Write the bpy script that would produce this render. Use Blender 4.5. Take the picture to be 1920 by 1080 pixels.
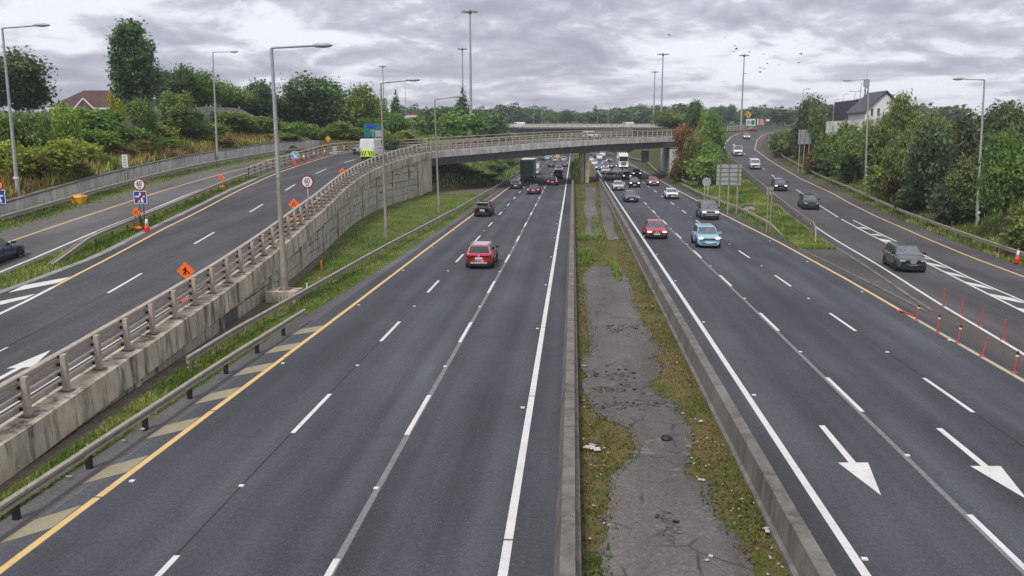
import bpy, bmesh, math, random
import numpy as np
from mathutils import Vector, Matrix
from mathutils.bvhtree import BVHTree

sc = bpy.context.scene
for o in list(bpy.data.objects):
    bpy.data.objects.remove(o)
C = sc.collection
R = random.Random(7)
PI = math.pi

# ------------------------------------------------------------------ camera
CAM_H, PITCH, YAW = 9.3, math.atan(292 / 1600), math.atan(115 / 1600 * math.cos(math.atan(292 / 1600)))
cam_d = bpy.data.cameras.new("camera")
cam_d.sensor_width = 36.0
cam_d.lens = 30.0
cam_d.clip_start = 0.3
cam_d.clip_end = 9000
cam = bpy.data.objects.new("camera", cam_d)
cam.location = (0, 0, CAM_H)
cam.rotation_euler = (PI / 2 - PITCH, 0, YAW)
C.objects.link(cam)
sc.camera = cam

# ------------------------------------------------------------------ world: overcast sky
SUN_EL, SUN_AZ = math.radians(50), math.radians(205)
world = bpy.data.worlds.new("World")
sc.world = world
world.use_nodes = True
wn, wl = world.node_tree.nodes, world.node_tree.links
wn.clear()


def N(t, **kw):
    n = wn.new(t)
    for k, v in kw.items():
        setattr(n, k, v)
    return n


def wmath(op, a, b=None, clamp=False):
    n = N("ShaderNodeMath", operation=op, use_clamp=clamp)
    for i, v in enumerate((a, b)):
        if v is None:
            continue
        if isinstance(v, (int, float)):
            n.inputs[i].default_value = v
        else:
            wl.new(v, n.inputs[i])
    return n.outputs[0]


sky = N("ShaderNodeTexSky", sky_type="NISHITA", sun_disc=False)
sky.sun_elevation = SUN_EL
sky.sun_rotation = SUN_AZ
bg_sky = N("ShaderNodeBackground")
bg_sky.inputs[1].default_value = 0.08
wl.new(sky.outputs[0], bg_sky.inputs[0])
tc = N("ShaderNodeTexCoord")
sep = N("ShaderNodeSeparateXYZ")
wl.new(tc.outputs["Generated"], sep.inputs[0])
zl = wmath("MULTIPLY", wmath("LOGARITHM", wmath("ADD", wmath("ABSOLUTE", sep.outputs[2]), 0.035), 2.718), 0.38)


def cloudvec(up):
    c = N("ShaderNodeCombineXYZ")
    wl.new(sep.outputs[0], c.inputs[0])
    wl.new(sep.outputs[1], c.inputs[1])
    wl.new(wmath("ADD", zl, up), c.inputs[2])
    return c.outputs[0]


v0, v1 = cloudvec(0.0), cloudvec(0.03)


def wnoise(vec, scale, detail, rough, dist, off):
    m = N("ShaderNodeMapping")
    m.inputs["Location"].default_value = off
    wl.new(vec, m.inputs[0])
    n = N("ShaderNodeTexNoise")
    n.inputs["Scale"].default_value = scale
    n.inputs["Detail"].default_value = detail
    n.inputs["Roughness"].default_value = rough
    n.inputs["Distortion"].default_value = dist
    wl.new(m.outputs[0], n.inputs["Vector"])
    return n.outputs["Fac"]


big = wnoise(v0, 2.6, 3, 0.5, 0.3, (1.3, 0.4, 0.2))
mid = wnoise(v0, 8.8, 10, 0.6, 0.25, (4.1, 2.2, 0))
midup = wnoise(v1, 8.8, 10, 0.6, 0.25, (4.1, 2.2, 0))
base_d = wmath("ADD", wmath("MULTIPLY", big, 0.54), wmath("MULTIPLY", mid, 0.46))
dens = wmath("ADD", base_d, wmath("MULTIPLY", wmath("SUBTRACT", midup, mid), 0.75))
ramp = N("ShaderNodeValToRGB")
wl.new(dens, ramp.inputs[0])
el = ramp.color_ramp.elements
el[0].position, el[0].color = 0.415, (0.7, 0.71, 0.76, 1)
el[1].position, el[1].color = 0.61, (0.295, 0.305, 0.37, 1)
e = el.new(0.45); e.color = (0.62, 0.62, 0.68, 1)
e = el.new(0.49); e.color = (0.46, 0.46, 0.53, 1)
e = el.new(0.555); e.color = (0.35, 0.355, 0.42, 1)
bg_cloud = N("ShaderNodeBackground")
bg_cloud.inputs[1].default_value = 0.77
wl.new(ramp.outputs[0], bg_cloud.inputs[0])
mixs = N("ShaderNodeMixShader")
mixs.inputs[0].default_value = 0.95
wl.new(bg_sky.outputs[0], mixs.inputs[1])
wl.new(bg_cloud.outputs[0], mixs.inputs[2])
wout = N("ShaderNodeOutputWorld")
wl.new(mixs.outputs[0], wout.inputs[0])

sun_d = bpy.data.lights.new("sun", "SUN")
sun_d.energy = 1.4
sun_d.angle = math.radians(16)
sun_d.color = (1.0, 0.96, 0.9)
sun = bpy.data.objects.new("sun", sun_d)
C.objects.link(sun)
sv = Vector((math.sin(SUN_AZ) * math.cos(SUN_EL), math.cos(SUN_AZ) * math.cos(SUN_EL), math.sin(SUN_EL)))
sun.rotation_euler = (-sv).to_track_quat("-Z", "Y").to_euler()
sun.location = (0, 0, 60)

vs = sc.view_settings
vs.view_transform = "Standard"
vs.look = "None"
vs.gamma = 1
vs.use_curve_mapping = False
vs.exposure = 0.85
sc.display_settings.display_device = "sRGB"
try:
    sc.cycles.max_bounces = 6
    sc.cycles.transparent_max_bounces = 6
except Exception:
    pass

# ------------------------------------------------------------------ survey helpers: heights and distances read from the photograph
_cp, _sp, _cy, _sy = math.cos(PITCH), math.sin(PITCH), math.cos(YAW), math.sin(YAW)
FWD = np.array([-_sy * _cp, _cy * _cp, -_sp])
RGT = np.array([_cy, _sy, 0.0])
UPV = np.cross(RGT, FWD)


def ray(x, y):
    return FWD + RGT * (x - 960) / 1600 + UPV * (540 - y) / 1600


def G(x, y, z=0.0):
    d = ray(x, y)
    t = (z - CAM_H) / d[2]
    return np.array([d[0] * t, d[1] * t, z])


def AtY(x, y, Y):
    d = ray(x, y)
    t = Y / d[1]
    return np.array([d[0] * t, Y, CAM_H + d[2] * t])


def PX(p):
    v = np.asarray(p, float) - np.array([0, 0, CAM_H])
    k = v @ FWD
    return 960 + 1600 * (v @ RGT) / k


def lerp(t, tab):
    return float(np.interp(t, [a[0] for a in tab], [a[1] for a in tab]))


# exit ramp: line of its outer face, then straight over the bridge
PTS = np.array([(-14.3, -10), (-14.55, 5), (-15.05, 20), (-15.45, 25.5), (-15.9, 31.5), (-16.3, 38.5), (-16.85, 45), (-17.45, 51), (-18.5, 59),
                (-19.2, 65), (-20.3, 72.5), (-21.8, 83), (-23.0, 95), (-23.35, 104), (-23.2, 112), (-22.75, 121), (-21.7, 130), (-19.0, 135.3),
                (-14.5, 140.5), (-8.9, 146.5), (-3, 152.6), (2.7, 158.5), (12, 168), (20.8, 177.5), (32, 189.5), (45, 203.5), (60, 220)], float)


def _dense(P, n=12):
    P = np.vstack([2 * P[0] - P[1], P, 2 * P[-1] - P[-2]])
    out = []
    for i in range(1, len(P) - 2):
        a, b, c, d = P[i - 1:i + 3]
        for t in np.arange(n) / n:
            out.append(.5 * (2 * b + (c - a) * t + (2 * a - 5 * b + 4 * c - d) * t * t + (-a + 3 * b - 3 * c + d) * t ** 3))
    out.append(P[-2])
    return np.array(out)


RQ = _dense(PTS)
for _ in range(25):
    RQ[1:-1] = .25 * RQ[:-2] + .5 * RQ[1:-1] + .25 * RQ[2:]
RSEG = np.r_[0, np.cumsum(np.hypot(*np.diff(RQ, axis=0).T))]
RSEG -= np.interp(0, RQ[:, 1], RSEG)
ZR = [(-12, .6), (0, .72), (20, 1.05), (31, 1.45), (40, 1.92), (50, 2.52), (62, 3.14), (82, 4.08), (101, 4.98), (112, 5.5), (131, 6.35), (140, 6.7), (155, 7.4),
      (174, 8.1), (195, 8.5), (240, 9.2)]


def zr(s):
    return lerp(s, ZR)


def rat(s):
    return np.array([np.interp(s, RSEG, RQ[:, 0]), np.interp(s, RSEG, RQ[:, 1])])


def rtan(s):
    a = rat(s + 1.5) - rat(s - 1.5)
    return a / np.hypot(*a)


def rnrm(s):
    t = rtan(s)
    return np.array([-t[1], t[0]])


def RP(s, o, dz=0.0):
    p = rat(s) + o * rnrm(s)
    return (p[0], p[1], zr(s) + dz)


def so(xy):
    xy = np.asarray(xy)
    s = RSEG[int(np.argmin(np.hypot(*(RQ - xy).T)))]
    for _ in range(3):
        s += (xy - rat(s)) @ rtan(s)
        s = min(max(s, -8), 230)
    return s, (xy - rat(s)) @ rnrm(s)


def RS(x, y, dz=-.1):
    d = ray(x, y)
    t, st = 14.0, 2.0
    while t < 240:
        q = np.array([0, 0, CAM_H]) + d * t
        s, o = so(q[:2])
        if q[2] <= zr(s) + dz:
            if st < .01:
                break
            t -= st
            st *= .4
        t += st
    return s, o


def rhead(s):
    t = rtan(s)
    return math.atan2(-t[0], t[1])


# entry slip on the right
ZS = [(-20, 0), (80, 0), (95, .12), (117, .7), (150, 1.6), (190, 3.2), (230, 5.2), (270, 7.3), (310, 9.3), (340, 10.6), (370, 11.5), (420, 12.2), (1000, 20), (2500, 40)]


def zs(Y):
    return lerp(Y, ZS)


def S(x, y, dz=0.0):
    z = 0.0
    for _ in range(80):
        q = G(x, y, min(z, CAM_H - .02)) if y > 249 else AtY(x, y, 350)
        z = .5 * z + .5 * (zs(q[1]) + dz)
    return q


XLT = sorted([(p[1], p[0]) for p in [S(1357, 280), S(1392, 315), S(1435, 352), S(1482, 391), S(1570, 452), S(1652, 500), S(1765, 572), S(1875, 637)]])
XRT = sorted([(p[1], p[0]) for p in [S(1415, 280), S(1450, 305), S(1505, 337), S(1560, 362), S(1595, 382), S(1690, 426), S(1815, 480), S(1915, 517)]])


XLT += [(250, 43.3), (280, 50.0), (305, 57.5), (325, 67.0)]
XRT += [(262, 54.5), (292, 62.5), (315, 71.5), (328, 80.0)]


def ext(tab, Y):
    if Y < tab[0][0]:
        (a, b), (c, d) = tab[0], tab[2]
        return b + (Y - a) * (d - b) / (c - a)
    if Y > tab[-1][0]:
        (a, b), (c, d) = tab[-3], tab[-1]
        return d + (Y - c) * (d - b) / (c - a)
    return lerp(Y, tab)


def XL(Y):
    return ext(XLT, Y)


def XR(Y):
    return ext(XRT, Y)


# ------------------------------------------------------------------ scene helpers
def tag(o, label=None, cat=None, group=None, kind=None):
    for k, v in (("label", label), ("category", cat), ("group", group), ("kind", kind)):
        if v:
            o[k] = v
    return o


def thing(name, label, cat, loc=(0, 0, 0), rz=0.0, group=None):
    o = bpy.data.objects.new(name, None)
    o.empty_display_size = .2
    C.objects.link(o)
    o.location = loc
    o.rotation_euler = (0, 0, rz)
    return tag(o, label, cat, group)


def link_mesh(name, me, parent=None, loc=None, rz=None):
    o = bpy.data.objects.new(name, me)
    C.objects.link(o)
    if parent is not None:
        o.parent = parent
    if loc is not None:
        o.location = loc
    if rz is not None:
        o.rotation_euler = (0, 0, rz)
    return o


class MB:
    def __init__(s):
        s.v = []
        s.f = []
        s.m = []
        s.cm = 0

    def add(s, vs, fs):
        b = len(s.v)
        s.v += [tuple(map(float, v)) for v in vs]
        s.f += [tuple(i + b for i in f) for f in fs]
        s.m += [s.cm] * len(fs)
        return s

    def hexa(s, p):  # 8 corners: bottom 4 ccw, top 4 ccw
        return s.add(p, [(3, 2, 1, 0), (4, 5, 6, 7), (0, 1, 5, 4), (1, 2, 6, 5), (2, 3, 7, 6), (3, 0, 4, 7)])

    def box(s, c, d, rz=0.0, tilt=None):
        x, y, z = d[0] / 2, d[1] / 2, d[2] / 2
        p = [(-x, -y, -z), (x, -y, -z), (x, y, -z), (-x, y, -z), (-x, -y, z), (x, -y, z), (x, y, z), (-x, y, z)]
        M = Matrix.Rotation(rz, 3, "Z")
        if tilt:
            M = M @ Matrix.Rotation(tilt, 3, "X")
        return s.hexa([tuple(M @ Vector(q) + Vector(c)) for q in p])

    def bar(s, a, b, w, h, up=(0, 0, 1)):  # box beam from a to b
        a, b, up = Vector(a), Vector(b), Vector(up)
        t = (b - a).normalized()
        r = t.cross(up).normalized() * (w / 2)
        u = r.cross(t).normalized() * (h / 2)
        return s.hexa([a - r - u, a + r - u, b + r - u, b - r - u, a - r + u, a + r + u, b + r + u, b - r + u])

    def tube(s, pts, rad, n=8, cap=True):
        pts = [Vector(p) for p in pts]
        if not isinstance(rad, (list, tuple)):
            rad = [rad] * len(pts)
        vs, fs = [], []
        for i, p in enumerate(pts):
            t = (pts[min(i + 1, len(pts) - 1)] - pts[max(i - 1, 0)]).normalized()
            a = Vector((0, 0, 1)) if abs(t.z) < .9 else Vector((1, 0, 0))
            x = t.cross(a).normalized()
            y = t.cross(x)
            for k in range(n):
                q = 2 * PI * k / n
                vs.append(p + (x * math.cos(q) + y * math.sin(q)) * rad[i])
        for i in range(len(pts) - 1):
            for k in range(n):
                fs.append((i * n + k, i * n + (k + 1) % n, (i + 1) * n + (k + 1) % n, (i + 1) * n + k))
        if cap:
            fs.append(tuple(range(n))[::-1])
            fs.append(tuple((len(pts) - 1) * n + k for k in range(n)))
        return s.add(vs, fs)

    def lathe(s, prof, n=12, c=(0, 0, 0)):
        vs, fs = [], []
        for r, z in prof:
            for k in range(n):
                q = 2 * PI * k / n
                vs.append((c[0] + r * math.cos(q), c[1] + r * math.sin(q), c[2] + z))
        for i in range(len(prof) - 1):
            for k in range(n):
                fs.append((i * n + k, i * n + (k + 1) % n, (i + 1) * n + (k + 1) % n, (i + 1) * n + k))
        fs.append(tuple(range(n))[::-1])
        fs.append(tuple((len(prof) - 1) * n + k for k in range(n)))
        return s.add(vs, fs)

    def prism(s, poly, z0, z1):
        n = len(poly)
        vs = [(p[0], p[1], z0) for p in poly] + [(p[0], p[1], z1) for p in poly]
        return s.add(vs, [tuple(range(n))[::-1], tuple(range(n, 2 * n))] + [(i, (i + 1) % n, (i + 1) % n + n, i + n) for i in range(n)])

    def plate(s, poly, y0, y1):  # outline in the xz plane, thickness along y
        n = len(poly)
        vs = [(p[0], y0, p[1]) for p in poly] + [(p[0], y1, p[1]) for p in poly]
        return s.add(vs, [tuple(range(n)), tuple(range(n, 2 * n))[::-1]] + [(i, i + n, (i + 1) % n + n, (i + 1) % n) for i in range(n)])

    def ribbon(s, rows):  # rows of equal length -> grid
        w = len(rows[0])
        vs = [p for r in rows for p in r]
        fs = [(i * w + k, i * w + k + 1, (i + 1) * w + k + 1, (i + 1) * w + k) for i in range(len(rows) - 1) for k in range(w - 1)]
        return s.add(vs, fs)

    def mesh(s, name, mats, smooth=False):
        me = bpy.data.meshes.new(name)
        me.from_pydata(s.v, [], s.f)
        for m in (mats if isinstance(mats, (list, tuple)) else [mats]):
            me.materials.append(m)
        me.polygons.foreach_set("material_index", s.m)
        if smooth:
            me.polygons.foreach_set("use_smooth", [True] * len(s.f))
        me.update()
        return me

    def build(s, name, mats, parent=None, smooth=False, loc=None, rz=None):
        return link_mesh(name, s.mesh(name, mats, smooth), parent, loc, rz)


def struct(name, mb, mats, label=None, smooth=False):
    o = mb.build(name, mats, None, smooth)
    o["kind"] = "structure"
    if label:
        o["label"] = label
    return o


# ------------------------------------------------------------------ materials
MATS = {}


class NT:
    def __init__(s, name):
        s.mat = bpy.data.materials.new(name)
        s.mat.use_nodes = True
        s.t = s.mat.node_tree
        s.n, s.l = s.t.nodes, s.t.links
        s.b = s.n["Principled BSDF"]
        g = s.n.new("ShaderNodeNewGeometry")
        s.pos = g.outputs["Position"]
        s.objc = None

    def obj(s):
        if s.objc is None:
            s.objc = s.n.new("ShaderNodeTexCoord").outputs["Object"]
        return s.objc

    def noise(s, scale, detail=4, rough=.55, vec=None, stretch=None, dist=0.0):
        n = s.n.new("ShaderNodeTexNoise")
        n.inputs["Scale"].default_value = scale
        n.inputs["Detail"].default_value = detail
        n.inputs["Roughness"].default_value = rough
        n.inputs["Distortion"].default_value = dist
        v = vec or s.pos
        if stretch:
            m = s.n.new("ShaderNodeMapping")
            m.inputs["Scale"].default_value = stretch
            s.l.new(v, m.inputs[0])
            v = m.outputs[0]
        s.l.new(v, n.inputs["Vector"])
        return n.outputs["Fac"]

    def ramp(s, fac, stops, const=False):
        r = s.n.new("ShaderNodeValToRGB")
        e = r.color_ramp.elements
        if const:
            r.color_ramp.interpolation = "CONSTANT"
        while len(e) > 1:
            e.remove(e[-1])
        for i, (p, c) in enumerate(stops):
            c = (c, c, c) if isinstance(c, (int, float)) else c
            k = e[0] if i == 0 else e.new(p)
            k.position = p
            k.color = (*c, 1)
        s.l.new(fac, r.inputs[0])
        return r.outputs[0]

    def mix(s, fac, a, b, mode="MIX"):
        m = s.n.new("ShaderNodeMix")
        m.data_type = "RGBA"
        m.blend_type = mode
        m.clamp_factor = True
        for k, v in ((0, fac), (6, a), (7, b)):
            if isinstance(v, (int, float)):
                m.inputs[k].default_value = v if k == 0 else (v, v, v, 1)
            elif isinstance(v, tuple):
                m.inputs[k].default_value = (*v[:3], 1)
            else:
                s.l.new(v, m.inputs[k])
        return m.outputs[2]

    def math(s, op, a, b):
        m = s.n.new("ShaderNodeMath")
        m.operation = op
        for i, v in enumerate((a, b)):
            if isinstance(v, (int, float)):
                m.inputs[i].default_value = v
            else:
                s.l.new(v, m.inputs[i])
        return m.outputs[0]

    def col(s, c):
        if isinstance(c, tuple):
            s.b.inputs["Base Color"].default_value = (*c[:3], 1)
        else:
            s.l.new(c, s.b.inputs["Base Color"])

    def set(s, rough=.8, metal=0.0, spec=None, coat=0.0):
        s.b.inputs["Roughness"].default_value = rough
        s.b.inputs["Metallic"].default_value = metal
        if spec is not None:
            s.b.inputs["Specular IOR Level"].default_value = spec
        if coat:
            s.b.inputs["Coat Weight"].default_value = coat
            s.b.inputs["Coat Roughness"].default_value = .05
        return s

    def bump(s, h, strength=.3, dist=.02):
        b = s.n.new("ShaderNodeBump")
        b.inputs["Strength"].default_value = strength
        b.inputs["Distance"].default_value = dist
        s.l.new(h, b.inputs["Height"])
        s.l.new(b.outputs[0], s.b.inputs["Normal"])


def M_plain(name, c, rough=.7, metal=0.0, var=.18, scale=3.0, coat=0.0, spec=None):
    if name in MATS:
        return MATS[name]
    t = NT(name)
    d = tuple(x * (1 - var) for x in c)
    l = tuple(min(1, x * (1 + var)) for x in c)
    t.col(t.ramp(t.noise(scale, 6, .6, t.obj()), [(.3, d), (.7, l)]))
    t.set(rough, metal, spec, coat)
    MATS[name] = t.mat
    return t.mat


def M_asphalt(name, c, tint=(1, 1, 1.1), track=True, patch=.2, lanes=False):
    t = NT(name)
    base = t.ramp(t.noise(.35, 5, .6, stretch=(1, .15, 1)), [(.3, tuple(c * k * (1 - patch) for k in tint)), (.7, tuple(c * k * (1 + patch) for k in tint))])
    if track:
        w = t.noise(1.1, 3, .5, stretch=(1, .012, .01))
        base = t.mix(.55, base, t.ramp(w, [(.35, .55), (.65, 1.0)]), "MULTIPLY")
        base = t.mix(1.0, base, (1.22, 1.22, 1.22), "MULTIPLY")
    if lanes:
        sx = t.n.new("ShaderNodeSeparateXYZ")
        t.l.new(t.pos, sx.inputs[0])
        wv = t.math("SINE", t.math("MULTIPLY", t.math("ADD", sx.outputs[0], .65), 2 * PI / 1.8), 0)
        lw = t.math("MULTIPLY", wv, t.ramp(t.noise(.5, 3, .5, stretch=(1, .02, 1)), [(.35, .1), (.65, 1.0)]))
        base = t.mix(1.0, base, t.ramp(t.math("ADD", t.math("MULTIPLY", lw, .5), .5), [(0, .84), (.5, 1.0), (1, 1.14)]), "MULTIPLY")
    grit = t.noise(38, 3, .8)
    base = t.mix(.75, base, t.ramp(grit, [(.3, .45), (.5, .95), (.72, 1.75)]), "MULTIPLY")
    base = t.mix(.8, base, t.ramp(t.noise(8.5, 4, .85), [(.3, .62), (.5, 1.0), (.7, 1.5)]), "MULTIPLY")
    base = t.mix(.7, base, t.ramp(t.noise(.23, 5, .6, stretch=(1, .35, 1)), [(.35, .72), (.65, 1.22)]), "MULTIPLY")
    spk = t.noise(26, 1, .5)
    base = t.mix(t.ramp(spk, [(.71, 0.0), (.76, .8)]), base, (.36, .36, .36))
    st = t.noise(.9, 6, .65)
    base = t.mix(t.ramp(st, [(.56, 0.0), (.75, .35)]), base, tuple(c * .5 for _ in range(3)))
    t.col(base)
    t.set(.9, spec=.3)
    t.bump(grit, .35, .008)
    MATS[name] = t.mat
    return t.mat


def M_concrete(name, c, streak=.5, dirt=(.07, .068, .06), green=.0, fleck=0.0):
    t = NT(name)
    base = t.ramp(t.noise(.8, 8, .62), [(.3, tuple(x * .72 for x in c)), (.7, tuple(min(1, x * 1.2) for x in c))])
    if streak:
        sn = t.noise(1.0, 6, .72, stretch=(1.5, 1.5, .3), dist=.3)
        base = t.mix(t.ramp(sn, [(.46, 0.0), (.64, streak)]), base, dirt)
        sn2 = t.noise(1.6, 5, .7, stretch=(1.6, 1.6, .15))
        base = t.mix(t.ramp(sn2, [(.55, 0.0), (.7, streak * .45)]), base, tuple(min(1, x * 1.7) for x in c))
    if green:
        base = t.mix(t.ramp(t.noise(1.7, 6, .7), [(.5, 0.0), (.7, green)]), base, (.05, .065, .025))
    g = t.noise(30, 4, .8)
    base = t.mix(.5 + fleck * .4, base, t.ramp(g, [(.3, .55), (.7, 1.4)]), "MULTIPLY")
    t.col(base)
    t.set(.92, spec=.25)
    t.bump(g, .4, .012)
    MATS[name] = t.mat
    return t.mat


def M_ground(name, cols, scale=.6, fine=9.0):
    t = NT(name)
    n = len(cols)
    base = t.ramp(t.noise(scale, 9, .65, dist=.4), [(.26 + .48 * i / (n - 1), c) for i, c in enumerate(cols)])
    f = t.noise(fine, 6, .75)
    base = t.mix(.85, base, t.ramp(f, [(.28, .45), (.72, 1.6)]), "MULTIPLY")
    t.col(base)
    t.set(.95, spec=.15)
    t.bump(f, .8, .08)
    MATS[name] = t.mat
    return t.mat


def M_paint(name, c, wear=.45):
    t = NT(name)
    w = t.noise(5, 8, .8)
    base = t.mix(t.ramp(w, [(.54, 0.0), (.72, wear)]), c, (.14, .14, .14))
    base = t.mix(.35, base, t.ramp(t.noise(1.3, 5, .6), [(.3, .7), (.7, 1.15)]), "MULTIPLY")
    t.col(base)
    t.set(.75, spec=.3)
    MATS[name] = t.mat
    return t.mat


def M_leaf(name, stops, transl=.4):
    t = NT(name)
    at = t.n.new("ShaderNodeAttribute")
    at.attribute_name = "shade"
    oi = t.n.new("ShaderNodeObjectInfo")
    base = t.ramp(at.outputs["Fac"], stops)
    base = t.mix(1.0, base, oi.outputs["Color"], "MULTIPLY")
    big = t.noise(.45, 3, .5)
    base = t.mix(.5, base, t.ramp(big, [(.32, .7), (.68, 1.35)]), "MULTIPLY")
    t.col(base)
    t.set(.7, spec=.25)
    tr = t.n.new("ShaderNodeBsdfTranslucent")
    t.l.new(base, tr.inputs[0])
    mx = t.n.new("ShaderNodeMixShader")
    mx.inputs[0].default_value = transl
    t.l.new(t.b.outputs[0], mx.inputs[1])
    t.l.new(tr.outputs[0], mx.inputs[2])
    t.l.new(mx.outputs[0], t.n["Material Output"].inputs[0])
    MATS[name] = t.mat
    return t.mat


def M_glow(name, c, st):
    t = NT(name)
    t.col(c)
    t.b.inputs["Emission Color"].default_value = (*c, 1)
    t.b.inputs["Emission Strength"].default_value = st
    MATS[name] = t.mat
    return t.mat


asphalt = M_asphalt("motorway_asphalt", .069, (.955, 1, 1.15), lanes=True)
asphalt_ramp = M_asphalt("ramp_asphalt", .07, (1, .985, 1.08))
asphalt_slip = M_asphalt("slip_asphalt", .075, (1.04, .98, 1.03))
asphalt_old = M_asphalt("old_asphalt", .115, (1.04, .99, .99), track=False, patch=.3)
def M_median():
    m_ = M_asphalt("median_asphalt", .12, (1.08, .99, .93), track=False, patch=.32)
    t = NT.__new__(NT)
    t.mat = m_
    t.t = m_.node_tree
    t.n, t.l = t.t.nodes, t.t.links
    t.b = t.n["Principled BSDF"]
    t.pos = t.n["Geometry"].outputs["Position"]
    t.objc = None
    base = t.b.inputs["Base Color"].links[0].from_socket
    v = t.n.new("ShaderNodeTexVoronoi")
    v.feature = "DISTANCE_TO_EDGE"
    v.inputs["Scale"].default_value = .62
    w = t.n.new("ShaderNodeMixRGB")
    w.inputs[0].default_value = .12
    nz = t.n.new("ShaderNodeTexNoise")
    nz.inputs["Scale"].default_value = 2.2
    nz.inputs["Detail"].default_value = 6
    t.l.new(t.pos, nz.inputs["Vector"])
    t.l.new(t.pos, w.inputs[1])
    t.l.new(nz.outputs["Color"], w.inputs[2])
    t.l.new(w.outputs[0], v.inputs["Vector"])
    gate = t.noise(.5, 3, .5)
    crack = t.math("MULTIPLY", t.ramp(v.outputs["Distance"], [(.0, 1.0), (.03, 0.0)]), t.ramp(gate, [(.45, 0.0), (.56, .85)]))
    base = t.mix(crack, base, (.035, .033, .03))
    pale = t.noise(1.1, 5, .65, dist=.8)
    base = t.mix(t.ramp(pale, [(.6, 0.0), (.68, .5)]), base, (.3, .28, .24))
    moss = t.noise(1.7, 6, .7)
    base = t.mix(t.ramp(moss, [(.66, 0.0), (.76, .6)]), base, (.09, .1, .035))
    t.col(base)
    return m_


asphalt_median = M_median()
asphalt_gore = M_asphalt("gore_asphalt", .085, (1.1, 1.0, .9), track=False, patch=.3)
seal_mat = M_plain("joint_seal", (.19, .19, .2), .85, var=.25, scale=6)
white_paint = M_paint("white_paint", (.7, .69, .66), .55)
yellow_paint = M_paint("yellow_paint", (.72, .5, .2), .35)
yellow_worn = M_paint("worn_yellow_paint", (.52, .44, .29), .8)
tan_paint = M_paint("tan_paint", (.34, .3, .2), .5)
concrete = M_concrete("wall_concrete", (.6, .52, .405), .9)
concrete_stone = M_concrete("stone_face", (.55, .505, .42), .4, green=.2)
concrete_dark = M_concrete("median_concrete", (.2, .185, .165), .55, dirt=(.05, .045, .035), fleck=1)
concrete_light = M_concrete("kerb_concrete", (.3, .29, .27), .0, fleck=.8)
concrete_pale = M_concrete("pale_concrete", (.6, .59, .55), .45, dirt=(.12, .12, .11))
concrete_beige = M_concrete("abutment_concrete", (.55, .49, .38), .3)
concrete_shade = M_concrete("shaded_girder_concrete", (.16, .16, .165), .5)  # darker concrete: shade under the bridge decks put into the colour
galv = M_plain("galvanised_steel", (.4, .365, .3), .55, .35, .25, 5)
galv_dark = M_plain("weathered_steel", (.16, .135, .115), .65, .25, .3, 5)
rail_tan = M_plain("parapet_steel", (.46, .395, .32), .6, .25, .22, 4)
post_dark = M_plain("dark_post_steel", (.05, .045, .05), .6, .2, .3, 4)
lamp_steel = M_plain("lamp_steel", (.4, .42, .41), .5, .3, .15, 2)
lamp_brown = M_plain("lamp_steel_rusty", (.3, .27, .22), .65, .2, .25, 2)
black = M_plain("black_plastic", (.014, .014, .016), .6, var=.2)
rubber = M_plain("rubber", (.012, .012, .013), .85, var=.2)
rim_mat = M_plain("alloy_rim", (.5, .5, .5), .4, .15, .1)
white_plate = M_plain("plate_white", (.75, .75, .73), .5, var=.06)
sign_white = M_plain("sign_white", (.74, .74, .74), .45, var=.06)
sign_red = M_plain("sign_red", (.25, .012, .03), .45, var=.1)
sign_black = M_plain("sign_black", (.01, .01, .012), .5, var=.1)
sign_blue = M_plain("sign_blue", (.01, .045, .4), .45, var=.08)
sign_sky = M_plain("sign_light_blue", (.12, .33, .72), .45, var=.1)
sign_orange = M_plain("sign_orange", (.95, .16, .015), .45, var=.06)
sign_yellow = M_plain("sign_yellow", (.85, .38, .02), .45, var=.08)
sign_green = M_plain("sign_green", (.005, .17, .12), .45, var=.1)
sign_grey = M_plain("sign_back_grey", (.36, .4, .38), .55, .2, .12, 2)
cone_red = M_plain("cone_red", (.75, .06, .03), .6, var=.1)
cone_white = M_plain("cone_white", (.78, .76, .74), .6, var=.06)
bollard_red = M_plain("bollard_red", (.4, .085, .07), .65, var=.2, scale=6)
hi_yellow = M_plain("hi_vis_yellow", (.6, .85, .06), .5, var=.05)
dark_green = M_plain("chevron_dark", (.015, .04, .03), .5, var=.1)
tail_red = M_plain("tail_lamp_red", (.22, .01, .012), .25, var=.1, coat=.5)
brake_glow = M_glow("lit_tail_lamp", (1.0, .12, .08), .9)
lamp_clear = M_plain("headlamp_clear", (.6, .62, .64), .15, .3, .1, coat=1)
lamp_lit = M_glow("lit_headlamp", (1, .97, .95), 1.2)
glass = M_plain("car_glass", (.035, .042, .05), .08, 0, .3, 2, coat=.6, spec=.8)
glass_pale = M_plain("car_windscreen", (.1, .12, .14), .1, 0, .45, 2.2, coat=.6, spec=.8)  # paler than the other glass: windscreen reflection put into the colour
bark = M_plain("bark", (.09, .07, .055), .95, var=.4, scale=9)
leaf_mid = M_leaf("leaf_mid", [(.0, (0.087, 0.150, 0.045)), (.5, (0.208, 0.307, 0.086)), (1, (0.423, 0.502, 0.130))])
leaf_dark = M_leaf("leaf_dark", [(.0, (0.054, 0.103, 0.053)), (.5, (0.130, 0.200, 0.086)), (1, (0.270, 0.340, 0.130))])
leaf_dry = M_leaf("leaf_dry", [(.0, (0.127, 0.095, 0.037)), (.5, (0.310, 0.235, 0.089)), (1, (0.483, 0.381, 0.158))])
leaf_lime = M_leaf("leaf_lime", [(.0, (0.127, 0.198, 0.043)), (.5, (0.300, 0.399, 0.081)), (1, (0.551, 0.610, 0.172))])
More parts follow.
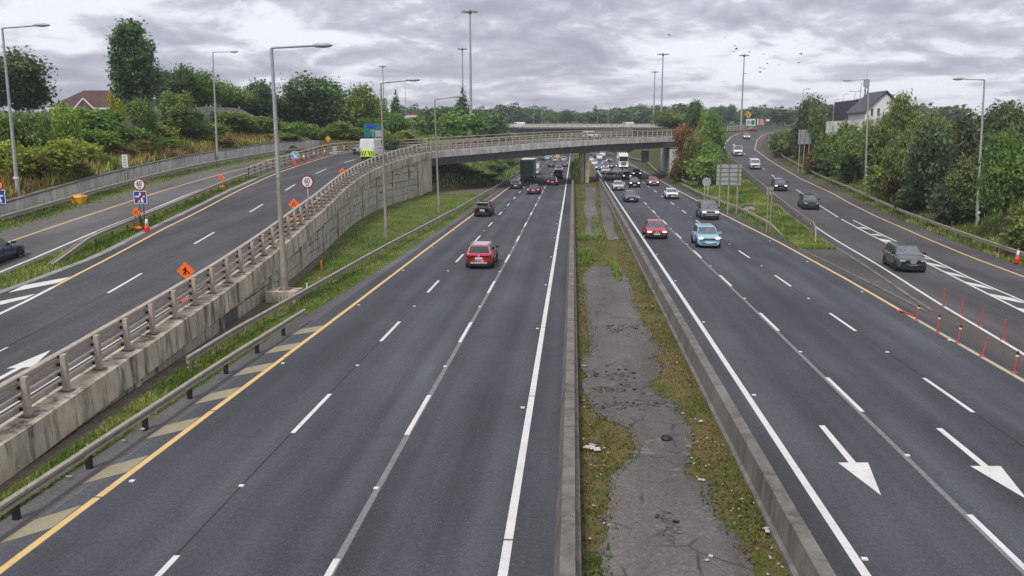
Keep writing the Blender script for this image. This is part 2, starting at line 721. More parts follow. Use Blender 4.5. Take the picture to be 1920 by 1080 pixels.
grass_leaf = M_leaf("grass_blade", [(.0, (0.091, 0.160, 0.026)), (.45, (0.174, 0.267, 0.044)), (.8, (0.285, 0.342, 0.089)), (1, (0.448, 0.385, 0.156))])
weed_leaf = M_leaf("weed_blade", [(.0, (.06, .1, .02)), (.45, (.13, .165, .035)), (.75, (.2, .175, .06)), (1, (.3, .2, .12))])
verge_soil = M_ground("verge_soil", [(.07, .1, .02), (.11, .15, .035), (.15, .13, .055)], .9)
weed_soil = M_ground("weed_soil", [(.06, .085, .018), (.11, .12, .03), (.17, .12, .06), (.1, .11, .03)], 1.1, 12)
bank_soil = M_ground("bank_soil", [(.035, .05, .018), (.08, .08, .03), (.15, .115, .05)], .35, 4)
far_soil = M_ground("far_soil", [(.04, .06, .025), (.07, .085, .035)], .02, .4)
dirt_soil = M_ground("dirt_soil", [(.11, .09, .065), (.17, .14, .1), (.09, .08, .06)], .5, 5)
gravel_mat = M_ground("gravel_verge", [(.1, .095, .085), (.17, .16, .14), (.09, .1, .05)], 1.5, 12)
roof_tile = M_plain("roof_tile", (.085, .05, .04), .9, var=.35, scale=2)
brick_mat = M_plain("brick_wall", (.26, .12, .08), .9, var=.3, scale=2)
render_white = M_plain("white_render", (.72, .72, .7), .8, var=.08, scale=1)
dark_clad = M_plain("dark_cladding", (.07, .065, .08), .6, var=.15)
wood_grey = M_plain("grey_timber", (.36, .345, .31), .9, var=.35, scale=3)
litter_mat = M_plain("litter_paper", (.5, .48, .44), .8, var=.45, scale=20)

# ================================================================== LAND
def sweep(mb, path, prof, caps=True):
    """closed profile (offset to the left of travel, height) carried along a path of (x, y, z)"""
    P = [Vector(p) for p in path]
    n = len(prof)
    vs, fs = [], []
    for i, p in enumerate(P):
        t = P[min(i + 1, len(P) - 1)] - P[max(i - 1, 0)]
        l = Vector((-t.y, t.x, 0)).normalized()
        for o, z in prof:
            vs.append((p.x + l.x * o, p.y + l.y * o, p.z + z))
    for i in range(len(P) - 1):
        for k in range(n):
            a, b = i * n + k, i * n + (k + 1) % n
            fs.append((b, a, a + n, b + n))
    if caps:
        fs.append(tuple(range(n)))
        fs.append(tuple((len(P) - 1) * n + k for k in range(n))[::-1])
    mb.add(vs, fs)
    return mb


def frange(a, b, st):
    n = max(1, int(round((b - a) / st)))
    return [a + (b - a) * i / n for i in range(n + 1)]


def hsh(x, y):
    v = math.sin(x * 12.9898 + y * 78.233) * 43758.5453
    return v - math.floor(v)


def vnoise(x, y):
    i, j = math.floor(x), math.floor(y)
    u, v = x - i, y - j
    u, v = u * u * (3 - 2 * u), v * v * (3 - 2 * v)
    a, b, c, d = hsh(i, j), hsh(i + 1, j), hsh(i, j + 1), hsh(i + 1, j + 1)
    return a + (b - a) * u + (c - a) * v + (a - b - c + d) * u * v


OY = [(-12, 8.6), (35, 8.55), (42, 9.05), (57, 9.6), (88, 10.2), (103, 10.9), (113, 11.7), (120, 12.4), (128.7, 13.7), (134, 14.4), (142, 13.9), (160, 12.6), (240, 12.2)]
VGX = [(-12, -13.8), (40, -13.75), (50, -13.3), (60, -13.12), (95, -12.62), (145, -12.1), (430, -11.8)]
LYX = [(-12, -12.25), (16, -12.2), (45, -11.9), (65, -11.75), (95, -11.4), (145, -10.95), (430, -10.6)]
CHX = [(-12, -13.3), (45, -13.2), (60, -13.0), (95, -12.5), (145, -12.0), (430, -11.7)]
RYX = [(-12, 17.2), (33, 17.2), (46, 17.45), (54, 17.65), (75, 17.75), (100, 17.3), (135, 17.1), (430, 16.8)]

def KO(s):
    return max(lerp(s, OY) + .72, lerp(s, [(-12, 12.3), (30, 11.5), (38.6, 10.75), (47, 10.05), (56, 9.9), (60, 9)]))


mb = MB()
mb.add([(-3000, -400, -.12), (3000, -400, -.12), (3000, 3000, -.12), (-3000, 3000, -.12)], [(0, 1, 2, 3)])
struct("ground", mb, far_soil)
# far plateau beyond the interchange
mb = MB()
mb.ribbon([[(x, Y, (zs(Y) if Y > 420 else 11.9) - .4 + (0 if Y < 430 else .0)) for x in (-3000, -1200, -300, 0, 300, 1200, 3000)] for Y in (418, 440, 600, 1000, 1700, 2500)])
mb.ribbon([[(x, 418, z) for x in (-3000, -300, 0, 300, 3000)] for z in (-.3, 11.5)])
far_land = struct("far_land", mb, far_soil)


def left_z(X, Y):  # left bank beyond the ramp
    foot = -14.2 - max(0, (150 - Y)) * .34
    h = max(0.0, (foot - X) * .52)
    top = 7.6 + .008 * max(0, Y - 130) + max(0, -X - 34) * .03
    z = min(h, top) + (vnoise(X * .2, Y * .2) - .5) * .5 * min(1, h)
    if Y > 300:
        z += (Y - 300) / 120 * 2.2 * min(1, h / 4)
    if Y < 235:
        s, o = so((X, Y))
        if s > 118 and -1.5 < o < 19:
            z = min(z, zr(s) - 2.9 if s < 196 else zr(s) - .5)
        elif s <= 131 and o > 0:
            z = min(z, zr(s) - .4) if o < 23 else z
    return z - .02


mb = MB()
ys = frange(126, 430, 3.2)
xs = [-13.0, -14.5] + [-16 - 2.2 * i for i in range(22)] + [-70, -85, -110, -150, -220, -320, -500, -900]
mb.ribbon([[(x, Y, left_z(x, Y)) for x in xs[::-1]] for Y in ys])
left_bank = struct("left_bank", mb, bank_soil, smooth=True)


def wallh(s):
    return lerp(s, [(40, 1.05), (62, 1.1), (80, 1.35), (97, 1.5), (125, 1.6)])


LOFF = [(.45, -.2), (12.6, -.2), (12.9, -.14), (22.35, -.1)]
mb = MB()
rows, rows2 = [], []
for s in frange(-10, 132, 2.0):
    rows.append([RP(s, o, dz) for o, dz in LOFF])
    w = wallh(s)
    rows2.append([RP(s, o, dz + (vnoise(s * .3, o * .5) - .5) * (.5 if o > 24 else 0)) for o, dz in
                  ((22.5, w - .12), (24, w + .45), (27, 2.3), (30, 3.3), (33, 4.1), (37, 4.4), (60, 4.7), (110, 5.0), (170, 5.2))])
mb.ribbon(rows)
struct("ramp_embankment", mb, verge_soil)
mb = MB()
mb.ribbon(rows2)
upland = struct("roadside_bank", mb, bank_soil, smooth=True)


def hump(Y):
    return lerp(Y, [(150, 0), (172, 1.2), (182, 5.0), (196, 7.4), (215, 7.9), (330, 10.0)])


BTOP = [(-12, 5.5), (40, 6.5), (80, 8.0), (120, 10.2), (160, 11.0), (330, 12.0), (420, 13)]
mb = MB()
rows = []
for Y in frange(-10, 330, 3.0):
    xl, xr, z = XL(Y), XR(Y), zs(Y)
    x0 = 18.5
    xe = max(xl - 1.0, x0 + .3)
    h = hump(Y)
    bt = lerp(Y, BTOP)
    r = [(x0, Y, -.06)]
    for k in (.15, .35, .55, .75):
        zz_ = z * k + (h - z * k) * (min(1, k / .4) if k < .5 else min(1, (1 - k) / .35)) * (1 if h > z * k else 0)
        r.append((x0 + (xe - x0) * k, Y, zz_ - .07 + (vnoise(Y * .25, k * 9) - .5) * .25 * (1 if Y > 72 else 0)))
    r += [(xe, Y, z - .09), (xr + 1.9, Y, z - .09), (xr + 3.2, Y, z - .04)]
    for d, k in ((5, .05), (8, .3), (12, .62), (17, .92), (24, 1.0), (60, 1.06), (160, 1.1), (400, 1.15), (900, 1.2)):
        zb = max(z, z + (bt - z) * k)
        r.append((xr + d, Y, zb + (vnoise(Y * .2, d * .4) - .5) * (.7 if d < 30 else 0)))
    rows.append(r)
mb.ribbon(rows)
right_bank = struct("right_bank", mb, bank_soil, smooth=True)
mb = MB()
mb.ribbon([[(x, Y, zs(Y) - .25) for x in (22, 60, 100, 160, 300, 900)] for Y in (327, 340, 370, 400, 422)])
plateau = struct("junction_plateau", mb, far_soil)

TERR = [left_bank, upland, right_bank, plateau, far_land]
_bv, _bf = [], []
for o in TERR:
    b = len(_bv)
    _bv += [tuple(v.co) for v in o.data.vertices]
    _bf += [tuple(i + b for i in p.vertices) for p in o.data.polygons]
BVH = BVHTree.FromPolygons(_bv, _bf)


def ter(x, y):
    h = BVH.ray_cast(Vector((x, y, 200)), Vector((0, 0, -1)))
    return h[0].z if h[0] else 0.0


# ================================================================== ROADS
def road(name, lf, rf, zf, ys, m, n=1):
    mb = MB()
    mb.ribbon([[(lf(Y) + (rf(Y) - lf(Y)) * k / n, Y, zf(Y)) for k in range(n + 1)] for Y in ys])
    return struct(name, mb, m)


left_road = road("outbound_carriageway", lambda Y: lerp(Y, CHX) + .42, lambda Y: -.30, lambda Y: 0.0, frange(-10, 430, 10), asphalt)
right_road = road("inbound_carriageway", lambda Y: 5.2, lambda Y: lerp(Y, RYX) + (.55 if Y < 72 else lerp(Y, [(72, .55), (80, 1.3), (150, 2.2), (430, 2.2)])), lambda Y: 0.0,
                  frange(-10, 430, 8), asphalt)
road("drain_channel", lambda Y: lerp(Y, VGX) - .02, lambda Y: lerp(Y, CHX) + .42, lambda Y: -.005, frange(-10, 430, 10), asphalt_old)
mb = MB()
mb.ribbon([[RP(s, o, -.1) for o in (KO(s), 6, .9)] for s in frange(-8, 199, 2.5)])
ramp_road = struct("exit_ramp", mb, asphalt_ramp)
mb = MB()
mb.ribbon([[RP(s, o, -.085) for o in (KO(s) + .43, KO(s) - .02)] for s in frange(-8, 199, 2.5)])
struct("ramp_edge_channel", mb, concrete_light)
mb = MB()
mb.ribbon([[RP(s, o, -.1) for o in (18.2, 12.95)] for s in frange(-8, 131, 3)])
leftslip = struct("side_road", mb, asphalt_old)
mb = MB()
mb.ribbon([[RP(s, o, -.092) for o in (20.1, 18.15)] for s in frange(-8, 131, 3)])
struct("gravel_strip", mb, gravel_mat)
def SLL(Y):
    k_ = min(1, max(0, (Y - 43) / 8))
    return max(lerp(Y, RYX) + .57, XL(Y) - .1 - .85 * k_)


slip = road("entry_slip", SLL, lambda Y: XR(Y) + 1.85, lambda Y: zs(Y) + .004, frange(-10, 324, 4), asphalt_slip)
# where the slip leaves the junction, curving in from the right
mb = MB()
j = [(XL(322) - .9, 322), (77, 336), (95, 346), (118, 354), (150, 362)]
k = [(XR(322) + 1.8, 322), (88, 329), (102, 334), (120, 338), (150, 343)]
j = [(x, y, zs(y) + .03) for x, y in j]
k = [(x, y, zs(y) + .03) for x, y in k]
mb.ribbon([[a, b] for a, b in zip(j, k)])
struct("junction_approach", mb, asphalt_slip)
mb = MB()
mb.prism([(17.72, 8), (18.0, 20), (18.6, 30), (18.55, 41.2), (18.35, 41.6), (17.78, 34), (17.77, 20)][::1], -.05, .008)
gore = MB()
gore.ribbon([[(lerp(Y, RYX) + .56, Y, -.004), (max(lerp(Y, RYX) + .58, SLL(Y) + .02), Y, -.004)] for Y in frange(-8, 70, 2)])
struct("gore_area", gore, asphalt_gore)
# low kerbs that bound the gore wedge and the grass triangle
mb = MB()
sweep(mb, [(18.35, 70.0, 0), (18.5, 62, 0), (18.62, 52, 0), (18.6, 45.2, 0)], [(.09, -.02), (.09, .07), (-.09, .07), (-.09, -.02)])
sweep(mb, [(XL(Y) - 1.05, Y, zs(Y)) for Y in frange(45.5, 110, 4)], [(.12, -.05), (.12, .05), (-.12, .05), (-.12, -.05)])
struct("gore_kerb", mb, concrete_dark)


# ------------------------------------------------------------------ painted markings: children of their road
def stripe(name, pts, w, m, parent, dz=.005):
    """painted band through ground points (x, y, z)"""
    mb = MB()
    rows = []
    for i, p in enumerate(pts):
        a, b = pts[max(i - 1, 0)], pts[min(i + 1, len(pts) - 1)]
        t = Vector((b[0] - a[0], b[1] - a[1], 0)).normalized()
        l = Vector((-t.y, t.x, 0)) * (w / 2)
        rows.append([(p[0] + l.x, p[1] + l.y, p[2] + dz), (p[0] - l.x, p[1] - l.y, p[2] + dz)])
    mb.ribbon(rows)
    return mb.build(name, m, parent)


def decal(name, poly, m, parent):
    mb = MB()
    mb.add(poly, [tuple(range(len(poly)))])
    return mb.build(name, m, parent)


Y = -8.0
while Y < 150:
    stripe("edge_line", [(lerp(q, LYX) + R.uniform(-.008, .008), q, 0) for q in frange(Y, Y + 6.93, 3.5)], .2, yellow_paint, left_road)
    Y += 7
stripe("edge_line", [(lerp(Y, LYX), Y, 0) for Y in frange(153, 430, 8)], .2, yellow_paint, left_road)
Y = -3.6
while Y < 120:
    stripe("edge_line", [(lerp(q, [(0, -1.42), (30, -1.36), (125, -1.2), (430, -1.1)]), q, 0) for q in frange(Y, Y + 10.93, 4)], .21, white_paint, left_road)
    Y += 11
stripe("edge_line", [(lerp(Y, [(0, -1.42), (30, -1.36), (125, -1.2), (430, -1.1)]), Y, 0) for Y in frange(Y, 430, 8)], .21, white_paint, left_road)
stripe("edge_line", [(lerp(Y, [(0, 6.35), (40, 6.35), (176, 6.15), (430, 6.0)]), Y, 0) for Y in frange(-8, 430, 8)], .21, white_paint, right_road)
stripe("edge_line", [(lerp(Y, RYX), Y, 0) for Y in frange(44, 430, 6)], .2, yellow_paint, right_road)
stripe("edge_line", [(lerp(Y, RYX), Y, 0) for Y in frange(-8, 43.95, 6)], .2, yellow_worn, right_road)
D1 = [(0, -8.75), (25, -8.68), (50, -8.45), (65, -8.38), (430, -8.1)]
D2 = [(0, -5.15), (25, -5.08), (50, -4.88), (66, -4.79), (430, -4.6)]
E1 = [(0, 9.9), (45, 9.86), (70, 9.7), (430, 9.5)]
E2 = [(0, 13.65), (30, 13.58), (58, 13.4), (71, 13.28), (430, 13.0)]
for tab, y0, rd in ((D1, 1.0, left_road), (D2, 1.1, left_road), (E1, 4.4, right_road), (E2, 4.6, right_road)):
    first = None
    Y = y0
    while Y < 420:
        stripe("lane_dash", [(lerp(Y, tab), Y, 0), (lerp(Y + 2, tab), Y + 2, 0), (lerp(Y + 4.1, tab), Y + 4.1, 0)], .15, white_paint, rd, .009)
        Y += 12
stripe("joint_seal", [(lerp(Y, D2) + .03, Y, 0) for Y in frange(-8, 170, 8)], .17, seal_mat, left_road, .003)
stripe("joint_seal", [(lerp(Y, E1) - .1, Y, 0) for Y in frange(-8, 110, 8)], .16, seal_mat, right_road, .003)
stripe("joint_seal", [(lerp(Y, D1) - .04, Y, 0) for Y in frange(-8, 90, 8)], .05, black, left_road, .003)
stripe("joint_seal", [(lerp(Y, E2) + .02, Y, 0) for Y in frange(-8, 90, 8)], .05, black, right_road, .003)
# big arrows towards us on the inbound side
for cx in (8.11, 11.77, 15.5):
    decal("lane_arrow", [(cx - .1, 26.9, .006), (cx + .0 - .13, 23.75, .006), (cx - .44, 23.72, .006), (cx, 21.5, .006), (cx + .42, 23.78, .006), (cx + .08, 23.76, .006), (cx + .09, 26.9, .006)],
          white_paint, right_road) if cx < 15 else None
# tan slanted bars on the outbound hard shoulder
Yb = 13.9
while Yb < 41:
    decal("shoulder_bar", [(-12.3 + .012 * (Yb - 17), Yb + .9, .006), (-12.32 + .012 * (Yb - 17), Yb + 2.15, .006), (-13.0, Yb + 1.25, .006), (-13.05, Yb + .0, .006)][::-1], tan_paint, left_road)
    Yb += 3.42
# ramp
stripe("edge_line", [RP(s, lerp(s, OY), -.1) for s in frange(40.2, 198, 3)], .17, yellow_paint, ramp_road)
stripe("edge_line", [RP(s, lerp(s, OY), -.1) for s in frange(-6, 40.2, 3)], .2, white_paint, ramp_road)
stripe("edge_line", [RP(s, 1.7, -.1) for s in frange(-6, 198, 3)], .15, white_paint, ramp_road)
for a, b in ((13.5, 18), (26.5, 30.9), (38.95, 43.3), (51.7, 56.1), (65.6, 70.4), (80.3, 85.5), (96.7, 102.4), (111.5, 116.7), (127, 131), (140, 144), (153, 157), (166, 170), (179, 183)):
    oo = lambda s: lerp(s, [(0, 5.4), (31, 5.42), (43, 5.84), (80, 5.7), (97, 6.1), (115, 6.8), (220, 6.8)])
    stripe("lane_dash", [RP(s, oo(s), -.1) for s in (a, (a + b) / 2, b)], .15, white_paint, ramp_road)
stripe("joint_seal", [RP(s, oo(s) + .03, -.1) for s in frange(0, 60, 4)], .05, black, ramp_road, .003)
decal("lane_arrow", [RP(s, o, -.094) for s, o in ((29.9, 3.56), (27.65, 3.92), (27.75, 3.62), (22.5, 3.72), (22.5, 3.5), (27.75, 3.42), (27.9, 3.12))], white_paint, ramp_road)
for pts in (((15, 549), (45, 535), (133, 519), (110, 530)), ((0, 572), (0, 565), (67, 551), (48, 560))):
    decal("hatch_bar", [RP(s_, min(o_, KO(s_) - .03), -.094) for s_, o_ in (RS(*p) for p in pts)][::-1], white_paint, ramp_road)
# side road
stripe("edge_line", [RP(s, lerp(s, [(30, 13.3), (44, 13.4), (58, 13.75), (95, 13.9)]), -.1) for s in frange(-6, 92, 4)], .17, white_paint, leftslip)
stripe("edge_line", [RP(s, lerp(s, [(50, 17.5), (62, 17.5), (74, 17.25), (94, 16.6), (131, 16.6)]), -.1) for s in frange(-6, 131, 4)], .17, yellow_paint, leftslip)
# entry slip
stripe("edge_line", [(XL(Y), Y, zs(Y) + .004) for Y in frange(14, 320, 4)], .17, white_paint, slip)
stripe("edge_line", [(XR(Y), Y, zs(Y) + .004) for Y in frange(-8, 322, 4)], .18, yellow_paint, slip)
stripe("edge_line", [(p[0] - 1.4, p[1] + .3, p[2]) for p in k], .22, yellow_paint, slip, .012)
HL = sorted([(G(*p)[1], G(*p)[0]) for p in [(1482, 353), (1542, 385.5), (1675, 462), (1755, 502), (1830, 540), (1920, 585)]])
HR = sorted([(G(*p)[1], G(*p)[0]) for p in [(1483, 352.5), (1547, 385), (1615, 422), (1685, 455), (1747, 486), (1830, 527), (1920, 565)]])
HL = [(y, x) for y, x in HL if y < 112]
HR = [(y, x) for y, x in HR if y < 112]
hl = lambda Y: ext(HL, Y)
hr = lambda Y: max(ext(HR, Y), hl(Y) + .3)
stripe("edge_line", [(hl(Y), Y, zs(Y) + .004) for Y in frange(8, 112, 3)], .16, white_paint, slip)
stripe("edge_line", [(hr(Y), Y, zs(Y) + .004) for Y in frange(8, 93, 3)], .16, white_paint, slip)
Y = 12.0
while Y < 88:
    L_ = 1.75 if Y < 70 else 2.6
    w = hr(Y) - hl(Y)
    if w > .5:
        decal("hatch_bar", [(hl(Y) + .16, Y, zs(Y) + .01), (hr(Y - 1.2) - .14, Y - 1.4, zs(Y) + .01), (hr(Y - 1.2) - .14, Y - 1.4 + L_, zs(Y) + .01), (hl(Y) + .16, Y + L_, zs(Y) + .01)], white_paint, slip)
    Y += 4.15 if Y < 70 else 5.2
for Y in (124, 138, 152, 166, 180, 194, 208):
    xx = lambda q: XL(q) + (XR(q) - XL(q)) * .5
    stripe("lane_dash", [(xx(Y), Y, zs(Y) + .004), (xx(Y + 2.4), Y + 2.4, zs(Y + 2.4) + .004), (xx(Y + 4.4), Y + 4.4, zs(Y + 4.4) + .004)], .16, white_paint, slip)
# raised road studs (too small to pick apart)
mb = MB()
for tab, y0 in ((D1, 8.9), (D2, 9.0), (E1, 12.4), (E2, 12.6), ([(0, -1.62), (430, -1.4)], 4), ([(0, 6.58), (430, 6.4)], 6), ([(0, 17.0), (46, 17.2), (430, 16.7)], 3), ([(0, -11.95), (95, -11.2), (430, -10.4)], 9)):
    Y = y0
    while Y < 110:
        x = lerp(Y, tab) + R.uniform(-.03, .03)
        mb.box((x, Y, .02), (.13, .11, .03))
        Y += 12
st = mb.build("road_studs", white_plate, left_road)
st["kind"] = "stuff"

# ================================================================== RAMP WALL
wall = thing("retaining_wall", "long concrete retaining wall of stone-patterned blocks holding up the exit ramp", "wall", RP(20, 0, -1.05))
wall.location = (0, 0, 0)
PR = [(0, -1.0), (.03, 0), (.92, 0.02), (.92, -.16), (.3, -.2), (.22, -1.0)]
s = -7.0
first = []
while s < 131:
    e = min(s + 3.36, 131.2)
    mb = MB()
    d = R.uniform(-.006, .006)
    sweep(mb, [RP(q, 0, d) for q in frange(s + .012, e - .012, 1.1)], PR)
    mb.build("coping_panel", concrete, wall)
    s += 3.36
mb = MB()
sweep(mb, [RP(q, 0) for q in frange(-7, 131, 3)], [(.3, -8), (.3, -.3), (.6, -.3), (.6, -8)])
mb.v = [(x, y, max(z, -.1)) for x, y, z in mb.v]
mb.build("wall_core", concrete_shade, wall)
# courses of blocks with jittered corners
nb = 0
PIL = [11 + 9.1 * i for i in range(13)] + [125.0]


def colh(s):
    return zr(s) - 1.0


def block(s0, s1, z0, z1, proud):
    jt = lambda a: a + R.uniform(-.07, .07)
    g = .04
    c = [(s0 + g, z0 + g), (s1 - g, z0 + g), (s1 - g, z1 - g), (s0 + g, z1 - g)]
    c = [(a + (R.uniform(-.06, .06) if s1 - s0 > .5 else 0), b + (R.uniform(-.05, .05) if z0 > 0 else 0)) for a, b in c]
    p = []
    for o in (.3, .24 - proud):
        for a, b in c:
            q = rat(a) + o * rnrm(a)
            p.append((q[0], q[1], min(b, zr(a) - .99)))
    mb = MB()
    mb.add(p, [(4, 5, 6, 7)[::-1], (0, 1, 5, 4)[::-1], (1, 2, 6, 5)[::-1], (2, 3, 7, 6)[::-1], (3, 0, 4, 7)[::-1]])
    return mb


for i in range(len(PIL) - 1):
    a, b = PIL[i] + .35, PIL[i + 1] - .12
    if a > 124:
        break
    b = min(b, 124.8)
    htop = max(colh(a), colh(b))
    z = -.05
    row = 0
    while z < htop - .05:
        h = R.choice((.62, .78, .9)) if a < 90 else R.choice((.8, .95, 1.1))
        x = a - R.uniform(0, .5)
        while x < b - .05:
            w = R.uniform(.7, 1.7) if a < 90 else R.uniform(.9, 1.9)
            x0, x1 = max(x, a), min(x + w, b)
            if b - x1 < .35:
                x1 = b
            if x1 - x0 > .25:
                zt = min(z + h, colh((x0 + x1) / 2) + .06)
                if zt - z > .1:
                    hole = 38.6 < x0 < 39.9 and z < 1.0
                    if not hole:
                        block(x0, x1, z, zt, R.uniform(0, .045)).build("stone_block", concrete_stone, wall)
                        nb += 1
            x = x1 if x1 == b else x + w
        z += h
    if colh(PIL[i]) > .3:
        mb = MB()
        sweep(mb, [RP(PIL[i] + q, 0) for q in (-.1, .12, .33)], [(.12, -zr(PIL[i]) - .1), (.12, -1.0), (.31, -1.0), (.31, -zr(PIL[i]) - .1)])
        mb.build("pilaster", concrete, wall)
mb = MB()
sweep(mb, [RP(q, 0, 0) for q in frange(125.0, 131, 1)], [(.1, -7), (.1, -1.0), (.32, -1.0), (.32, -7)])
mb.v = [(x, y, max(z, -.1)) for x, y, z in mb.v]
mb.build("abutment_panel", concrete_beige, wall)

# ------------------------------------------------------------------ bridge over the motorway
bridge = thing("flyover_bridge", "concrete flyover bridge carrying the exit ramp across the motorway", "bridge")
s = 131.2
while s < 196:
    mb = MB()
    sweep(mb, [RP(q, 0) for q in frange(s + .012, s + 3.34, 1.1)], PR)
    mb.build("coping_panel", concrete_pale, bridge)
    s += 3.36
mb = MB()
rows = []
for q in frange(130.9, 200, 2.5):
    w_ = lerp(q, OY) + 1.9
    rows.append([RP(q, o, dz) for o, dz in ((.9, -2.25), (.3, -.95), (.3, -.22), (w_, -.22), (w_, -.95), (w_ - .9, -2.25), (.9, -2.25))])
mb.ribbon(rows)
mb.add(rows[0][:6] + rows[-1][:6], [tuple(range(6)), tuple(range(6, 12))])
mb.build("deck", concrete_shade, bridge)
mb = MB()
sweep(mb, [RP(q, lerp(q, OY) + 1.35) for q in frange(128, 198, 2.5)], [(0, -1.0), (0, .0), (.6, .0), (.6, -1.0)])
mb.build("far_coping", concrete_pale, bridge)
for pp, hh in (((2.2, 160.8), 5.65), ((2.1, 171.5), 5.9)):
    mb = MB()
    for dx in (-.55, .45):
        mb.prism([(pp[0] + dx - .38, pp[1] - .7), (pp[0] + dx + .38, pp[1] - .7), (pp[0] + dx + .38, pp[1] + .7), (pp[0] + dx - .38, pp[1] + .7)], -.1, hh)
    mb.build("pier", concrete_beige, bridge)
# far abutment, facing us
mb = MB()
sa = min(frange(150, 215, .5), key=lambda q: abs(rat(q)[0] - 19.6))
ya = rat(sa)[1]
za = zr(sa) - 2.23
mb.hexa([(19.4, ya - .8, -.2), (22.6, ya - .5, -.2), (22.6, ya + 20, -.2), (19.4, ya + 17, -.2), (19.4, ya - .8, za - .35), (22.6, ya - .5, za - .35), (22.6, ya + 20, za), (19.4, ya + 17, za)])
mb.build("abutment", concrete_pale, bridge)
mb = MB()
q0, q1 = rat(131.2) + .4 * rnrm(131.2), rat(131.2) + 16 * rnrm(131.2)
mb.hexa([(q0[0] - .1, q0[1] - 1, -.2), (q0[0] + .02, q0[1] - .1, -.2), (q1[0] + .02, q1[1] - .1, -.2), (q1[0] - .1, q1[1] - 1, -.2),
         (q0[0] - .1, q0[1] - 1, zr(131) - .6), (q0[0] + .02, q0[1] - .1, zr(131) - .6), (q1[0] + .02, q1[1] - .1, zr(131) - .6), (q1[0] - .1, q1[1] - 1, zr(131) - .6)])
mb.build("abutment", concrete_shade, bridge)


# ------------------------------------------------------------------ steel parapets
def hp(s):
    return lerp(s, [(0, 1.2), (100, 1.22), (140, 1.42), (220, 1.45)])


def parapet(root, o_post, o_rail, s0, s1, step, heights, pm, rm, pw=.15, lean=None, brk=True):
    s = s0
    while s <= s1:
        H = hp(s)
        mb = MB()
        t, n = rtan(s), rnrm(s)
        h_ = rhead(s)
        x, y, z = RP(s, o_post if not callable(o_post) else o_post(s), 0)
        tl = lean(s) if lean else 0
        b, u = Vector((x, y, z)), Vector((x + t[0] * tl, y + t[1] * tl, z + H))
        mb.bar(b, u, pw, pw * 1.15, up=(t[0], t[1], 0))
        sg = 1 if (o_rail if not callable(o_rail) else o_rail(s)) > (o_post if not callable(o_post) else o_post(s)) else -1
        if brk:
            mb.cm = 1
            for f in heights:
                c = b.lerp(u, f)
                mb.box((c.x + n[0] * .17 * sg, c.y + n[1] * .17 * sg, c.z - .02), (.2, .1, .09), h_)
        mb.cm = 2
        mb.box((x, y, z + .02), (.42, .3, .04), h_)
        mb.build("post", [pm, black, galv_dark], root)
        s += step
    for i, f in enumerate(heights):
        mb = MB()
        q = frange(s0 - .6, s1 + .6, 2.2)
        w, hh = (.11, .06) if i == 0 else (.07, .068)
        sweep(mb, [RP(a, o_rail if not callable(o_rail) else o_rail(a), hp(a) * f) for a in q], [(-w, -hh), (-w, hh * .6), (-w * .5, hh), (w * .5, hh), (w, hh * .6), (w, -hh)])
        mb.build("rail", rm, root)


rp_ = thing("bridge_parapet", "beige four-rail steel parapet along the outer edge of the ramp and flyover", "parapet")
parapet(rp_, .5, .78, .42, 130.2, 2.235, (.95, .74, .47, .21), rail_tan, rail_tan, .16, lean=None)
parapet(rp_, .5, .78, 131.6, 197, 1.55, (.95, .74, .47, .21), rail_tan, rail_tan, .15, lean=lambda s: .5 if 160.5 < s < 165.5 else 0)
lp_ = thing("ramp_parapet", "dark weathered parapet on the far side of the exit ramp behind the cones", "parapet")
parapet(lp_, lambda s: lerp(s, OY) + 1.65, lambda s: lerp(s, OY) + 1.45, 91.5, 197, 2.5, (.95, .6, .3), post_dark, rail_tan, .14, brk=False)


# ------------------------------------------------------------------ guard rails
GP = [(0, .0), (-.085, .035), (-.085, .105), (.0, .125), (.0, .175), (-.085, .195), (-.085, .265), (0, .30), (.02, .30), (.02, 0)]


def guard(label, path, step=2.4, h=.46, post=True, m=galv, pm=galv_dark, double=False, taper=(0, 0), sgn=1, ph=.8, cat="guard rail", gw=.12):
    t = thing("guard_rail", label, cat, group="steel guard rails along the roads")
    P = [Vector(p) for p in path]
    L = [0]
    for a, b in zip(P, P[1:]):
        L.append(L[-1] + (b - a).length)
    tot = L[-1]

    def pt(d):
        d = min(max(d, 0), tot)
        i = max(j for j in range(len(L)) if L[j] <= d + 1e-6)
        i = min(i, len(P) - 2)
        return P[i].lerp(P[i + 1], (d - L[i]) / (L[i + 1] - L[i]))

    def hh(d):
        f = 1
        if taper[0] and d < taper[0]:
            f = max(.02, d / taper[0])
        if taper[1] and tot - d < taper[1]:
            f = max(.02, (tot - d) / taper[1])
        return h * f - (1 - f) * .22
    for side in ((1, -1) if double else (sgn,)):
        prof = [(o * side + (-.09 * side), z) for o, z in GP]
        if side < 0:
            prof = prof[::-1]
        ns = max(1, int(tot / 6.4))
        for i_ in range(ns):
            d0, d1 = tot * i_ / ns, tot * (i_ + 1) / ns
            jo, jz = R.uniform(-.012, .012), R.uniform(-.012, .012)
            mb = MB()
            sweep(mb, [(*pt(d)[:2], pt(d)[2] + hh(d) + jz) for d in frange(d0, min(tot, d1 + .25), 2.0)], [(o + jo, z) for o, z in prof])
            mb.build("beam", m, t)
    if post:
        d = .6
        while d < tot:
            q = pt(d)
            a = pt(d + .2) - pt(d - .2)
            top = hh(d) + .24
            if top > .15:
                mb = MB()
                mb.box((q.x, q.y, q.z + top / 2 - .1), (gw, gw * .8, top + .2), math.atan2(-a.x, a.y))
                mb.build("post", pm, t)
            d += step
    return t


